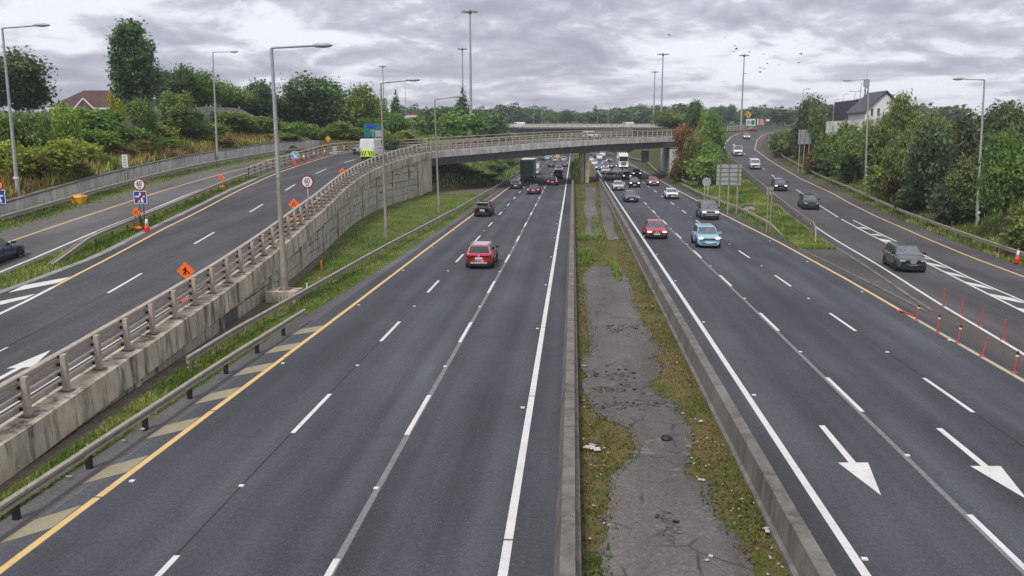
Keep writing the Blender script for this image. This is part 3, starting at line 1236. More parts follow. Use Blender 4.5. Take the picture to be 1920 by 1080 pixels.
guard("nearer steel guard rail beside the tan striped hard shoulder", [(-13.45, Y, 0) for Y in frange(2, 31, 5)] + [(-13.38, 35, 0), (-13.27, 40.6, 0)], 3.2, .42, m=galv, pm=black, sgn=1, gw=.15)
GR = [(31.2, -15.0), (36.8, -15.1), (47, -14.9), (57, -14.75), (69, -14.45), (85, -13.9), (100, -13.4), (125, -12.9), (145, -12.55), (175, -12.2), (300, -12.2)]
guard("long guard rail on the grass verge between the stone wall and the outbound lanes", [(lerp(Y, GR), Y, 0) for Y in frange(31.2, 175, 5)], 2.4, .42, m=galv, pm=galv_dark, sgn=1)
guard("guard rail on the left bank beyond the flyover", [(-12.4, Y, 0) for Y in frange(186, 330, 12)], 4.8, .42, sgn=1)
guard("double sided guard rail with sloped end on the grass strip left of the exit ramp", [RP(s, lerp(s, [(38, 11.9), (45, 11.7), (60, 11.75), (91, 12.0)]), -.12) for s in frange(45.5, 90.5, 3)],
      2.6, .46, double=True, taper=(5, 0))
guard("guard rail in front of the grooved concrete wall on the left", [RP(s, 21.3, -.12) for s in frange(40, 130, 4)], 2.5, .45, pm=galv_dark, sgn=1)
gb = [G(1240, 327, .6), G(1280, 345, .6), G(1315, 362, .6), G(1400, 395, .6), G(1442, 417, .6), G(1472, 437, .35)]
gb = [(p[0], p[1], 0) for p in gb][::-1]
gb += [(20.0, 150, 0), (19.8, 175, 0), (19.5, 230, 0), (19.0, 300, 0)]
gb = sorted(gb, key=lambda p: p[1])
guard("guard rail between the inbound lanes and the grass bank with sign backs", [(p[0], p[1], max(0, ter(p[0], p[1]))) for p in gb], 3.0, .42, sgn=-1, taper=(6, 0))
gc = [(XL(Y) - .75, Y) for Y in frange(84, 224, 6)]
gc = [(XL(72) - 2.2, 73.5), (XL(78) - 1.3, 79)] + gc
guard("guard rail with closely set posts on the left edge of the entry slip", [(x, Y, zs(Y)) for x, Y in gc], 1.5, .45, sgn=1, taper=(5, 0), gw=.16)
guard("guard rail along the foot of the wooded bank on the right", [(XR(Y) + lerp(Y, [(40, 2.7), (110, 2.9), (226, 3.6)]), Y, zs(Y)) for Y in frange(30, 300, 6)], 3.2, .46, sgn=-1)

# ------------------------------------------------------------------ concrete median walls
def median_wall(label, prof):
    t = thing("median_wall", label, "barrier wall", group="concrete walls along the median")
    Y = -6.0
    while Y < 190:
        mb = MB()
        sweep(mb, [(0, Y + .012, R.uniform(-.008, .008)), (0, Y + 6 - .012, R.uniform(-.008, .008))], prof)
        mb.build("wall_segment", concrete_dark, t)
        Y += 6
    mb = MB()
    sweep(mb, [(0, Y, 0), (0, 430, 0)], prof)
    mb.build("wall_segment", concrete_dark, t)


def xprof(p):  # travelling +y, left offset is -x
    return [(-x, z) for x, z in p]


median_wall("concrete median wall between the outbound white edge line and the weeds", xprof([(-.32, -.1), (-.30, .1), (-.16, .8), (.15, .8), (.17, .5), (.28, .46), (.3, -.1)][::-1]))
median_wall("stained concrete median wall facing the weeds beside the inbound lanes", xprof([(4.72, -.1), (4.74, .12), (4.84, .16), (4.9, .8), (5.22, .8), (5.24, .06), (5.24, -.1)][::-1]))

# ================================================================== MEDIAN AND VERGES
def wallx(Y):
    return float(np.interp(Y, RQ[:, 1], RQ[:, 0]))


mb = MB()
mb.ribbon([[(.26, Y, .02), (1.5, Y, .03 + .03 * vnoise(Y, 1)), (3.2, Y, .03 + .03 * vnoise(Y, 5)), (4.76, Y, .02)] for Y in frange(-8, 430, 3)])
struct("median_soil", mb, weed_soil)
ML = [(1118, 1180), (1128, 1080), (1122, 1038), (1132, 1015), (1141, 1000), (1137, 985), (1133, 976), (1139, 955), (1141, 935), (1142, 910), (1145, 896), (1168, 880), (1187, 867), (1190, 848), (1189, 834), (1181, 815), (1172, 803), (1158, 797), (1140, 793), (1117, 777),
      (1100, 748), (1090, 727), (1098, 712), (1097, 700), (1089, 684), (1100, 668), (1106, 652), (1104, 638), (1105, 620), (1099, 602), (1101, 585), (1095, 565), (1096, 550), (1092, 530), (1095, 515), (1112, 502)]
MR = [(1162, 502), (1168, 512), (1178, 522), (1180, 535), (1187, 550), (1190, 575), (1202, 600), (1206, 615), (1220, 622), (1222, 640), (1237, 657), (1235, 668), (1222, 675), (1233, 684), (1238, 694), (1232, 715), (1215, 722), (1222, 733), (1239, 742), (1258, 756),
      (1270, 772), (1278, 785), (1297, 807), (1296, 822), (1302, 836), (1292, 858), (1288, 883), (1284, 898), (1300, 903), (1329, 909), (1327, 928), (1336, 945), (1338, 962), (1355, 987), (1368, 1005), (1380, 1010), (1397, 1036), (1398, 1052), (1412, 1068), (1440, 1180)]
def rough(P, amp, lv=3):
    for _ in range(lv):
        out = []
        for (a, b), (c, d) in zip(P, P[1:]):
            out += [(a, b), ((a + c) / 2 + R.uniform(-amp, amp), (b + d) / 2 + R.uniform(-amp, amp))]
        P = out + [P[-1]]
        amp *= .6
    return P


mpoly = rough([tuple(G(*p)[:2]) for p in ML], .09) + rough([tuple(G(*p)[:2]) for p in MR], .09)
mb = MB()
mb.prism(mpoly[::-1], .0, .085)
paving = struct("median_paving", mb, asphalt_median)
MP2 = [[(1096, 440), (1102, 415), (1094, 395), (1099, 372), (1096, 352), (1118, 352), (1116, 385), (1122, 410), (1126, 440), (1112, 446)],
       [(1133, 352), (1140, 385), (1149, 410), (1152, 436), (1163, 450), (1140, 452), (1131, 425), (1127, 390), (1124, 352)]]
mpolys2 = [[tuple(G(*p)[:2]) for p in q] for q in MP2]
mb = MB()
for q in mpolys2:
    mb.prism(q, .0, .075)
struct("median_paving", mb, asphalt_median)


def inpoly(x, y, P):
    c = False
    n = len(P)
    j = n - 1
    for i in range(n):
        if (P[i][1] > y) != (P[j][1] > y) and x < (P[j][0] - P[i][0]) * (y - P[i][1]) / (P[j][1] - P[i][1]) + P[i][0]:
            c = not c
        j = i
    return c


def np_mesh(name, V, F, mats, shade=None):
    """fast mesh from arrays; F is (n, k)"""
    me = bpy.data.meshes.new(name)
    n, k = F.shape
    me.vertices.add(len(V))
    me.vertices.foreach_set("co", np.ascontiguousarray(V, np.float32).ravel())
    me.loops.add(n * k)
    me.loops.foreach_set("vertex_index", np.ascontiguousarray(F, np.int32).ravel())
    me.polygons.add(n)
    me.polygons.foreach_set("loop_start", np.arange(0, n * k, k, dtype=np.int32))
    me.polygons.foreach_set("loop_total", np.full(n, k, np.int32))
    for m in (mats if isinstance(mats, (list, tuple)) else [mats]):
        me.materials.append(m)
    me.update(calc_edges=True)
    if shade is not None:
        a = me.attributes.new("shade", "FLOAT", "POINT")
        a.data.foreach_set("value", np.ascontiguousarray(shade, np.float32))
    return me


rng = np.random.default_rng(11)


def blades(name, pts, h0, h1, w, m, lean=.5, label=None):
    """grass or weed blades as small bent triangles at (x, y, z) points"""
    P = np.array(pts, float)
    n = len(P)
    a = rng.uniform(0, 2 * PI, n)
    h = rng.uniform(h0, h1, n)
    d = np.c_[np.cos(a), np.sin(a), np.zeros(n)]
    r = np.c_[-np.sin(a), np.cos(a), np.zeros(n)] * (w * rng.uniform(.6, 1.5, n))[:, None]
    tip = P + d * (h * rng.uniform(0, lean, n))[:, None] + np.c_[np.zeros(n), np.zeros(n), h]
    V = np.empty((n * 3, 3))
    V[0::3], V[1::3], V[2::3] = P - r, P + r, tip
    cl = np.array([vnoise(x * .55, y * .4) for x, y in P[:, :2]])
    sh = np.repeat(np.clip(cl * .9 + rng.normal(0, .2, n) + .05, 0, 1), 3)
    me = np_mesh(name, V, np.arange(n * 3).reshape(n, 3), m, sh)
    o = link_mesh(name, me)
    o["kind"] = "stuff"
    if label:
        o["label"] = label
    return o


pts = []
for _ in range(64000):
    Y = 11 + 150 * R.random() ** 2.1
    x = R.uniform(.3, 4.74)
    zb_ = .03
    if Y < 63 and inpoly(x, Y, mpoly):
        if inpoly(x + .22, Y, mpoly) and inpoly(x - .22, Y, mpoly) or R.random() < .5:
            continue
        zb_ = .08
    if Y > 63 and any(inpoly(x, Y, q) for q in mpolys2) and R.random() > .06:
        continue
    if vnoise(x * 1.3 + 7, Y * .8) < .3 and R.random() < .7:
        continue
    pts.append((x, Y, zb_))
blades("weeds", pts, .02, .12, .03, weed_leaf, 1.6)
pts = []
for _ in range(900):
    a, r = R.uniform(0, 2 * PI), R.random() ** .5
    c = R.choice([(.9, 63.5, .8, 4.5), (2.35, 80, .45, 14), (3.0, 58, .3, 5), (.95, 76, .5, 3)])
    pts.append((min(4.6, max(.4, c[0] + a / 6.28 * 0 + math.cos(a) * r * c[2])), c[1] + math.sin(a) * r * c[3], .05))
blades("green_weeds", pts * 3, .08, .36, .05, grass_leaf, 1.2)

# broken rubble along the cracks of the median paving
mb = MB()
for _ in range(420):
    b = R.choice([(1160, 618, 52, 9), (1150, 708, 62, 9), (1150, 735, 60, 8), (1165, 765, 48, 10), (1240, 760, 45, 8), (1255, 620, 10, 4), (1250, 990, 25, 30)])
    p = G(b[0] + R.gauss(0, b[2] * .5), b[1] + R.gauss(0, b[3] * .5))
    if not inpoly(p[0], p[1], mpoly):
        continue
    s_ = R.uniform(.03, .1)
    mb.cm = R.choice((0, 0, 0, 0, 0, 1))
    mb.box((p[0], p[1], .085 + s_ * .25), (s_ * R.uniform(.8, 1.6), s_ * R.uniform(.8, 1.5), s_ * .6), R.uniform(0, 3), R.uniform(-.4, .4))
for a_, b_ in list(zip(mpoly, mpoly[1:]))[::2]:
    for _ in range(3):
        if R.random() < .6:
            f_, s_ = R.random(), R.uniform(.02, .07)
            mb.cm = 0
            mb.box((a_[0] + (b_[0] - a_[0]) * f_ + R.uniform(-.14, .14), a_[1] + (b_[1] - a_[1]) * f_ + R.uniform(-.1, .1), .07), (s_ * 1.4, s_, s_ * .7), R.uniform(0, 3), R.uniform(-.4, .4))
o = mb.build("rubble", [asphalt_median, black])
o["kind"] = "stuff"
mb = MB()
for px, py, r in ((1232, 860, 16), (1262, 849, 20), (1272, 870, 24), (1258, 1062, 6)):
    c = G(px, py)
    n = 9
    mb.prism([(c[0] + math.cos(i * 2 * PI / n) * r / 1600 * 24 * R.uniform(.6, 1.2), c[1] + math.sin(i * 2 * PI / n) * r / 1600 * 24 * R.uniform(.5, 1)) for i in range(n)], .08, .1)
struct("paving_patch", mb, asphalt_old)
c = G(1249, 829)
mb = MB()
mb.lathe([(.16, 0), (.18, .05), (.1, .13), (.02, .15)], 9, (c[0], c[1], .085))
tag(mb.build("stone", black), "black lump lying on the cracked median paving", "stone")
# pale scraps of litter
LIT = [(1103, 846, 1.6, "largest heap of pale torn litter among the weeds by the left median wall"), (1426, 1001, 1.0, "white scrap among weeds near the right median wall at the bottom"),
       (1318, 906, .7, "white scrap at the edge of the broken median paving"), (1332, 1056, .7, "white scrap lying on the bottom edge of the median paving"),
       (1312, 797, .7, "pale blue scrap in green weeds under the right median wall"), (1096, 690, .6, "small white scrap at the left edge of the median paving"),
       (1225, 578, .8, "pale scrap in the weeds halfway up the median")]
for px, py, k, lab in LIT:
    c = G(px, py)
    mb = MB()
    for _ in range(5 if k > 1.2 else 2):
        mb.box((c[0] + R.uniform(-.2, .2) * k, c[1] + R.uniform(-.16, .16) * k, .1 + R.random() * .05), (.13 * k, .1 * k, .02), R.uniform(0, 3), R.uniform(-.5, .5))
    tag(mb.build("litter_scrap", litter_mat), lab, "litter", "scraps of litter on the median")
mb = MB()
for _ in range(260):
    x, Y = (R.uniform(.35, 1.2) if R.random() < .45 else R.uniform(3.4, 4.7)), 13 + 70 * R.random() ** 1.6
    if inpoly(x, Y, mpoly):
        continue
    mb.box((x, Y, .1), (R.uniform(.02, .07), R.uniform(.02, .05), .015), R.uniform(0, 3), R.uniform(-.6, .6))
for _ in range(60):
    Y = R.uniform(16, 90)
    mb.box((wallx(Y) + R.uniform(.3, 2.0), Y, .08), (R.uniform(.05, .16), R.uniform(.04, .12), .02), R.uniform(0, 3), R.uniform(-.5, .5))
o = mb.build("litter", litter_mat)
o["kind"] = "stuff"

# grass verge below the stone wall
mb = MB()
mb.ribbon([[(wallx(Y) - .2, Y, .05), (wallx(Y) + .35, Y, .06), ((wallx(Y) + lerp(Y, CHX)) / 2, Y, .03 + (vnoise(Y * .3, 2) - .5) * .08), (lerp(Y, VGX), Y, -.012)] for Y in frange(-8, 128, 1.5)])
struct("grass_verge", mb, verge_soil)
mb = MB()
mb.ribbon([[(wallx(Y) - .15, Y, .075), (wallx(Y) + .22 + .3 * vnoise(Y * .8, 4), Y, .07)] for Y in frange(12, 66, .8)])
struct("bare_soil_strip", mb, dirt_soil)
mb = MB()
mb.ribbon([[(-27 + max(0, Y - 126) * .1, Y, .3), (-20, Y, .12), (lerp(Y, VGX), Y, -.012)] for Y in frange(127.5, 175, 3)])
struct("underbridge_dirt", mb, dirt_soil)
pts = []
while len(pts) < 30000:
    Y = 14 + 116 * R.random() ** 1.35
    w0, w1 = wallx(Y) + (.5 if Y < 66 else .1), lerp(Y, VGX) - .04
    x = R.uniform(w0, w1)
    if vnoise(x * .8, Y * .5 + 3) < .2:
        continue
    pts.append((x, Y, .04))
blades("verge_grass", pts, .05, .2, .035, grass_leaf, .9)
pts = []
for _ in range(14000):
    s = R.uniform(26, 93)
    o0, o1 = KO(s) + .45, 12.9
    pts.append(RP(s, R.uniform(o0, o1), -.14))
for _ in range(9000):
    s = R.uniform(38, 128)
    pts.append(RP(s, R.gauss(21.3, .8), -.1))
blades("strip_grass", pts, .06, .26, .045, grass_leaf, .8)
GTRI = [(18.55, 69.6), (19.3, 72)] + [(XL(Y) - 1.2, Y) for Y in frange(73, 150, 5)] + [(19.0, 150), (18.6, 120), (19.3, 100), (18.9, 85)]
pts = []
for _ in range(30000):
    Y = 70 + 95 * R.random() ** 1.2
    x = R.uniform(18.6, max(19, XL(Y) - 1.2))
    pts.append((x, Y, ter(x, Y)))
for _ in range(16000):
    Y = R.uniform(32, 190)
    x = XR(Y) + R.uniform(2.1, 6)
    pts.append((x, Y, ter(x, Y)))
blades("bank_grass", pts, .1, .38, .07, grass_leaf, .8)
mb = MB()
mb.ribbon([[(18.2, 69.4, .015), (18.7, 70.0, .02), (XL(70) - 1.1, 75, .03)], [(19.4, 78, .02), (20.5, 78, .05), (XL(78) - 1.2, 78, .06)]])
struct("grass_tip", mb, verge_soil)

# ================================================================== VEGETATION
def crown_mesh(name, lobes, n, leaf, m, seed, clump=.07, zmin=0.0, shell=.62, asp=1.0):
    """crown from many leaf faces gathered in clumps on a set of ellipsoids; unit height"""
    g = np.random.default_rng(seed)
    L = np.array(lobes, float)
    wt = (L[:, 3] * L[:, 4] + L[:, 4] * L[:, 5]) ** .9
    nc = max(30, n // 38)
    li = g.choice(len(L), nc, p=wt / wt.sum())
    d = g.normal(size=(nc, 3))
    d[:, 2] = d[:, 2] + .15
    d /= np.linalg.norm(d, axis=1)[:, None]
    rr = shell + (1 - shell) * g.random(nc) ** .6
    rr *= .76 + .42 * g.random(nc)
    cc = L[li, :3] + d * L[li, 3:] * rr[:, None]
    k = g.integers(0, nc, n)
    size = clump * (.55 + 1.1 * g.random(nc))
    P = cc[k] + g.normal(size=(n, 3)) * size[k][:, None] * np.array([1, 1, .75])
    P = P[P[:, 2] > zmin]
    kk = k[:len(P)]
    n = len(P)
    out = d[kk] + g.normal(size=(n, 3)) * .75 + np.array([0, 0, .35])
    out /= np.linalg.norm(out, axis=1)[:, None]
    a = np.cross(out, g.normal(size=(n, 3)))
    a /= np.linalg.norm(a, axis=1)[:, None] + 1e-9
    b = np.cross(out, a)
    s = leaf * (.4 + 1.25 * g.random(n) ** 1.8)
    a, b = a * s[:, None], b * (s * .62)[:, None]
    V = np.empty((n * 4, 3))
    bend = out * (s * .3)[:, None]
    for q in (a, b, bend):
        q[:, 2] *= asp
    V[0::4], V[1::4], V[2::4], V[3::4] = P - a, P - b + bend, P + a, P + b + bend
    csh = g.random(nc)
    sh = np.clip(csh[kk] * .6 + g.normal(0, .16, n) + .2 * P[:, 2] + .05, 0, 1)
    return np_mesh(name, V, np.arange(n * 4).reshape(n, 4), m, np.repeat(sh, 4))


def trunk_mesh(name, th, r, limbs, seed):
    g = random.Random(seed)
    mb = MB()
    mb.tube([(0, 0, -.04), (.004, .003, th * .5), (0, .006, th)], [r, r * .8, r * .6], 7)
    for i in range(limbs):
        a = 2 * PI * i / limbs + g.uniform(-.4, .4)
        e = g.uniform(.18, .3)
        z0 = th * g.uniform(.6, .98)
        mb.tube([(0, .003, z0), (math.cos(a) * e * .5, math.sin(a) * e * .5, z0 + .13), (math.cos(a) * e, math.sin(a) * e, z0 + g.uniform(.25, .4))], [r * .5, r * .33, r * .12], 5)
    mb.tube([(0, .006, th * .95), (.01, -.01, th + .25), (0, 0, th + .45)], [r * .55, r * .35, r * .1], 5)
    return mb.mesh(name, bark, True)


def rl(n, seed, rx, rz, zc, sp, flat=1.0):
    g = random.Random(seed)
    out = [(0, 0, zc, rx, rx, rz)]
    for i in range(n):
        a = 2 * PI * i / n + g.uniform(-.5, .5)
        d = sp * g.uniform(.6, 1.1)
        k = g.uniform(.45, .75)
        out.append((math.cos(a) * d, math.sin(a) * d, zc + g.uniform(-.55, .75) * rz * flat, rx * k, rx * k, rz * k * g.uniform(.8, 1.1)))
    return out


KIND = {}
# name: (crown mesh, trunk mesh) -- unit height 1, width about 1
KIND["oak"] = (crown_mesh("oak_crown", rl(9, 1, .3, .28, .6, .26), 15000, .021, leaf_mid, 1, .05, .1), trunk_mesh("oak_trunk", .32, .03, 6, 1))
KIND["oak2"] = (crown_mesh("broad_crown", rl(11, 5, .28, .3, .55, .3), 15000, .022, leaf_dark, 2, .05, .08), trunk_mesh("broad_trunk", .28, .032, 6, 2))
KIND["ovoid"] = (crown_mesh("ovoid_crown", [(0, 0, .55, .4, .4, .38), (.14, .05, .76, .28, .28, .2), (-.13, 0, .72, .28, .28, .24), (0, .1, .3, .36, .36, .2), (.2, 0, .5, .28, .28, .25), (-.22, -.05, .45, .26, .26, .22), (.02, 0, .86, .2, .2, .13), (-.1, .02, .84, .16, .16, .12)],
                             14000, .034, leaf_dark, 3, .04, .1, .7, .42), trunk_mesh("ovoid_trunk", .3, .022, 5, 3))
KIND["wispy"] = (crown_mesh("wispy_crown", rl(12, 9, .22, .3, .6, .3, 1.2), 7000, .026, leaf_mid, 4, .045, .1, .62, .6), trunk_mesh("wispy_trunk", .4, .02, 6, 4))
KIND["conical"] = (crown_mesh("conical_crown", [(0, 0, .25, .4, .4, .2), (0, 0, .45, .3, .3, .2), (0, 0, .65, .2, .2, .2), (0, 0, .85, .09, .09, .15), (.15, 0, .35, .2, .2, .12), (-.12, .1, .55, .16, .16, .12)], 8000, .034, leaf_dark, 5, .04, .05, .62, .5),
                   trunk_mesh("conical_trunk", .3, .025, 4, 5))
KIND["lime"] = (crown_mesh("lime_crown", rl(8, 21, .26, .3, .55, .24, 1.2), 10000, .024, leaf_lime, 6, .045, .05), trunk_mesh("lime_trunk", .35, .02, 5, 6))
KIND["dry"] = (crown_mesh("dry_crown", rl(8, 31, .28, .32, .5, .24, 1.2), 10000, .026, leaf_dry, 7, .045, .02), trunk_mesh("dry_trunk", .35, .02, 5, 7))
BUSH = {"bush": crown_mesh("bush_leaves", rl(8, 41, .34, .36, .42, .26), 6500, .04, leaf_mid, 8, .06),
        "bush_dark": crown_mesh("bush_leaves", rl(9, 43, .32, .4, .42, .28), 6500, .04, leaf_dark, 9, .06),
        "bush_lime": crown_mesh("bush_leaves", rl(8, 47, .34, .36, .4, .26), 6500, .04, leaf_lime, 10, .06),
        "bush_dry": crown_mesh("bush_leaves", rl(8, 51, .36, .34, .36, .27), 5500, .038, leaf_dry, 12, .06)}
BSTEM = trunk_mesh("bush_stem", .3, .03, 5, 12)


GL, GRT = "trees behind the noise barrier on the left", "trees on the wooded bank on the right"


def yoff(px, o):
    """distance at which a line o metres left of the ramp face is seen at px"""
    best = min(frange(20, 135, 1.0), key=lambda s: abs(PX(RP(s, o)) - px))
    return float(RP(best, o)[1])


def tree(kind, px, ytop, wpx, Y, label, group, tint=(1, 1, 1), base=None, cat="tree", name=None):
    """tree whose top is seen at (px, ytop) when it stands at distance Y"""
    if px < 700 and 0 < Y < 200 and label[:4] != "dark shrub":
        Y = max(Y, yoff(px, 38.0) + 2)
    if Y < 0:
        Y = yoff(px, -Y)
    top = AtY(px, ytop, Y)
    zb = (ter(top[0], Y) if base is None else base) - .1
    H = max(.6, top[2] - zb)
    W = wpx / 1600 * Y * 1.02
    o = thing(name or ("tree" if kind in KIND else "bush"), label, cat, (top[0], Y, zb), R.uniform(0, 6.28), group)
    o.scale = (W, W, H)
    if group == GRT:
        tint = (tint[0] * 1.04, tint[1] * .87, tint[2] * .98)
    if group == GRT and kind in ("bush_lime", "lime"):
        tint = (tint[0] * .85, tint[1], tint[2] * 1.25)
    c = tuple(t * R.uniform(.9, 1.1) for t in tint) + (1,)
    if kind in KIND:
        a = link_mesh("crown", KIND[kind][0], o)
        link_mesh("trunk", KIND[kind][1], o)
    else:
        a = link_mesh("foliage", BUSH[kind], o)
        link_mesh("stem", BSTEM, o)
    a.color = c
    return o


DK = (.85, .95, 1.0)
tree("oak2", 20, 96, 165, 112, "round dark tree at the left edge of the photo behind the brown-roofed house's fence", GL, (.8, .95, .95))
tree("ovoid", 243, 40, 92, 118, "tallest tree, a narrow dark ovoid crown beside the brown-roofed house", GL, (.85, 1.0, .9))
tree("oak2", 322, 122, 95, 128, "dark tree just right of the tallest tree", GL, DK)
tree("oak", 375, 134, 105, 124, "tree right of the dark one, behind the second left lamp", GL, (.9, 1, .95))
tree("oak", 430, 152, 90, 135, "smaller rounded tree right of the second left lamp", GL, (.85, .95, .95))
tree("oak2", 480, 150, 95, 140, "dark tree behind the tall near lamp post", GL, DK)
tree("oak2", 600, 142, 150, 150, "wide domed tree, tallest crown between the near lamp and the green sign", GL, (.95, 1.05, .9))
tree("oak", 665, 158, 95, 156, "rounded tree right of the wide domed tree", GL, (.85, .95, .85))
tree("oak2", 545, 178, 90, 142, "low tree left of the wide domed tree", GL, (.95, 1.05, .95))
tree("oak", 700, 180, 60, 168, "tree whose crown slopes down above the green direction sign", GL, (.9, 1, .9))
tree("conical", 741, 170, 34, 190, "narrow dark conical tree left of the first high mast's bush", GL, (.8, .9, .9))
tree("oak", 690, 205, 90, 150, "low leafy tree directly behind the green direction sign", GL, (1, 1.05, .85))
tree("oak", 745, 212, 70, 160, "low leafy tree right of the green direction sign", GL, (.95, 1.05, .95))
tree("conical", 866, 166, 46, 215, "dark pointed tree at the foot of the tallest high mast", GL, (.75, .85, .85))
for px, yt, w, Y, kd, lab in ((835, 190, 90, 205, "bush_dark", "dark rounded scrub left of the tallest high mast"), (905, 196, 95, 225, "bush_dark", "dark rounded scrub right of the tallest high mast"),
                              (865, 208, 110, 198, "bush", "mid green scrub just above the flyover rail below the tallest high mast"), (800, 212, 60, 215, "bush", "low scrub at the left end of the scrub under the masts"),
                              (928, 214, 60, 240, "bush", "low scrub at the right end of the scrub, left of the far bridge van"), (770, 243, 50, 182, "bush", "low scrub behind the flyover rail right of the green sign")):
    tree(kd, px, yt, w, Y, lab, "scrub beside the high masts", (.85, 1.0, .9))
# shrubs on the left bank: px, ytop, width px, s (distance), kind, tint
SHR = [(165, 195, 110, 82, "bush", (.95, 1.15, .8), "big bright green shrub below the brown-roofed house"), (60, 200, 70, 84, "bush", (.9, 1, .9), "grey-green shrub in front of the fence near the first left lamp"),
       (20, 240, 80, 76, "bush_lime", (.85, .95, .8), "yellow-green shrub at the left edge behind the concrete wall"), (85, 262, 110, 74, "bush_lime", (1, .95, .7), "low yellowish shrub right of the first left lamp"),
       (150, 258, 90, 76, "bush_lime", (1.1, 1.1, .8), "low lime shrub under the big bright green shrub"), (262, 178, 66, 92, "wispy", (1, 1, .95), "slender pale tree in front of the tallest tree"),
       (333, 165, 76, 100, "wispy", (.95, 1.05, 1), "grey-green wispy tree left of the second left lamp"), (290, 228, 80, 90, "bush_lime", (.85, .85, .8), "olive shrub below the slender pale tree"),
       (342, 200, 90, 96, "bush", (.85, .95, .95), "dark shrub left of the second left lamp"), (365, 240, 70, 98, "bush_dark", (1, 1.05, 1), "dark green shrub under the wispy tree"),
       (430, 205, 80, 105, "bush", (1, 1.05, .9), "shrub right of the second left lamp"), (445, 232, 70, 104, "bush_lime", (.9, .85, .7), "olive-yellow shrub above the wall right of the second left lamp"),
       (490, 215, 70, 110, "bush", (.95, 1, .85), "shrub left of the near tall lamp's pole"), (545, 225, 70, 116, "bush", (.9, 1, .9), "shrub right of the near tall lamp's pole"),
       (590, 232, 60, 122, "bush_lime", (.85, .9, .7), "yellowish shrub behind the line of cones"), (640, 226, 60, 126, "bush_lime", (.8, .9, .7), "tall yellowish shrub left of the green direction sign"),
       (670, 236, 50, 128, "bush", (.9, 1, .8), "green shrub touching the left side of the green direction sign"), (520, 250, 90, 112, "bush_lime", (.85, .8, .6), "low olive shrub right of the near lamp pole, above the wall end"),
       (215, 268, 70, 86, "bush_dry", (.9, .9, .8), "low dry bush above the wall near the white sign plate"), (255, 262, 60, 90, "bush_lime", (.8, .75, .6), "low olive bush right of the white sign plate"),
       (120, 190, 60, 90, "bush_lime", (.9, 1, .8), "climber-covered shrub on the fence left of the house gable"), (215, 175, 40, 96, "lime", (1.1, 1, .6), "small yellow-leaved tree in front of the house roof"),
       (400, 250, 70, 100, "bush_dry", (.8, .8, .7), "dry tangle above the wall at the second left lamp"), (45, 280, 90, 70, "bush_dry", (.75, .8, .6), "dry brown-green tangle behind the first left lamp"),
       (120, 300, 90, 73, "bush_dry", (.95, .85, .7), "dry tangle on the slope behind the yellow grit box"), (180, 238, 80, 80, "bush", (1, 1.05, .85), "mid green shrub right of the big bright green shrub, low on the bank"), (300, 252, 74, 90, "bush_lime", (.9, .95, .8), "rounded olive shrub midway between the white sign plate and the second left lamp"), (388, 228, 84, 95, "bush", (.95, 1.05, .9), "rounded green shrub touching the left of the second left lamp pole"), (30, 262, 90, 70, "bush_lime", (1, 1, .75), "low yellow-green shrub hiding the foot of the bank at the first left lamp"), (250, 236, 70, 88, "bush", (.9, 1, .85), "green shrub under the slender pale tree"), (472, 240, 62, 105, "bush", (.95, 1.05, .85), "green shrub midway between the second left lamp and the near lamp"), (10, 205, 50, 90, "bush", (.9, 1.05, .8), "fence shrub at the far left edge")]
for i_, (px, yt, w, Yd, kd, tint, lab) in enumerate(SHR):
    tree(kd, px, yt, w, -(25.2 + R.random() * 1.5 if "dry" in kd or ("low" in lab and yt > 240) else 27 + 4.5 * R.random()), lab, "shrubs on the left bank", tint, cat="shrub" if kd in BUSH else "tree")
for i_, px in enumerate(range(552, 775, 16)):
    lab = ["leftmost", "second", "third", "fourth", "fifth", "sixth", "seventh", "eighth", "ninth", "tenth", "eleventh", "twelfth", "thirteenth", "fourteenth"][i_]
    tree(["bush", "bush_lime", "bush_dark"][i_ % 3], px, 236 + (i_ * 7) % 13 if px < 720 else 244, 44, 139 + (i_ * 5) % 11 + max(0, px - 700) * .1, lab + " from the left in the row of low shrubs right behind the dark ramp parapet", "shrubs behind the ramp parapet", (.95, .95, .85), cat="shrub")
# dry and green undergrowth over the left bank: one mass
pts = []
for _ in range(17000):
    s = R.uniform(30, 131)
    o = 23 + 10 * R.random()
    x, y, _z = RP(s, o, 0)
    pts.append((x, y, ter(x, y) - .05))
o = blades("undergrowth", pts, .25, .95, .1, leaf_dry, 1.0)
o.color = (1.0, .98, .8, 1)
pts = []
for _ in range(9000):
    s = R.uniform(30, 131)
    of = 23 + 10 * R.random()
    x, y, _z = RP(s, of, 0)
    if vnoise(x * .16, y * .16) > .45:
        pts.append((x, y, ter(x, y) - .05))
blades("undergrowth", pts, .3, 1.1, .12, leaf_lime, 1.1)
pts = []
for _ in range(9000):
    Y = R.uniform(40, 190)
    x = XR(Y) + R.uniform(5, 22)
    pts.append((x, Y, ter(x, Y) - .05))
o = blades("undergrowth", pts, .3, 1.1, .12, leaf_mid, 1.0)
pts = []
for _ in range(16000):
    Y = R.uniform(127, 300)
    x = R.uniform(-34, -13.5)
    pts.append((x, Y, max(ter(x, Y), 0) - .05)) if Y > 150 or ter(x, Y) > .6 else None
o = blades("undergrowth", pts, .3, 1.0, .13, leaf_mid, 1.0)
for px, yt, w, Yd, lab in ((905, 325, 70, 158, "dark shrub under the flyover's left span, nearer the abutment"), (870, 330, 70, 150, "dark shrub deepest under the flyover beside the abutment"), (930, 305, 50, 180, "shrub on the bank under the flyover left of the green lorry"),
                           (955, 300, 36, 215, "small shrub on the bank left of the green lorry")):
    tree("bush_dark", px, yt, w, Yd, lab, "shrubs under the flyover", (.8, .9, .9), cat="shrub")
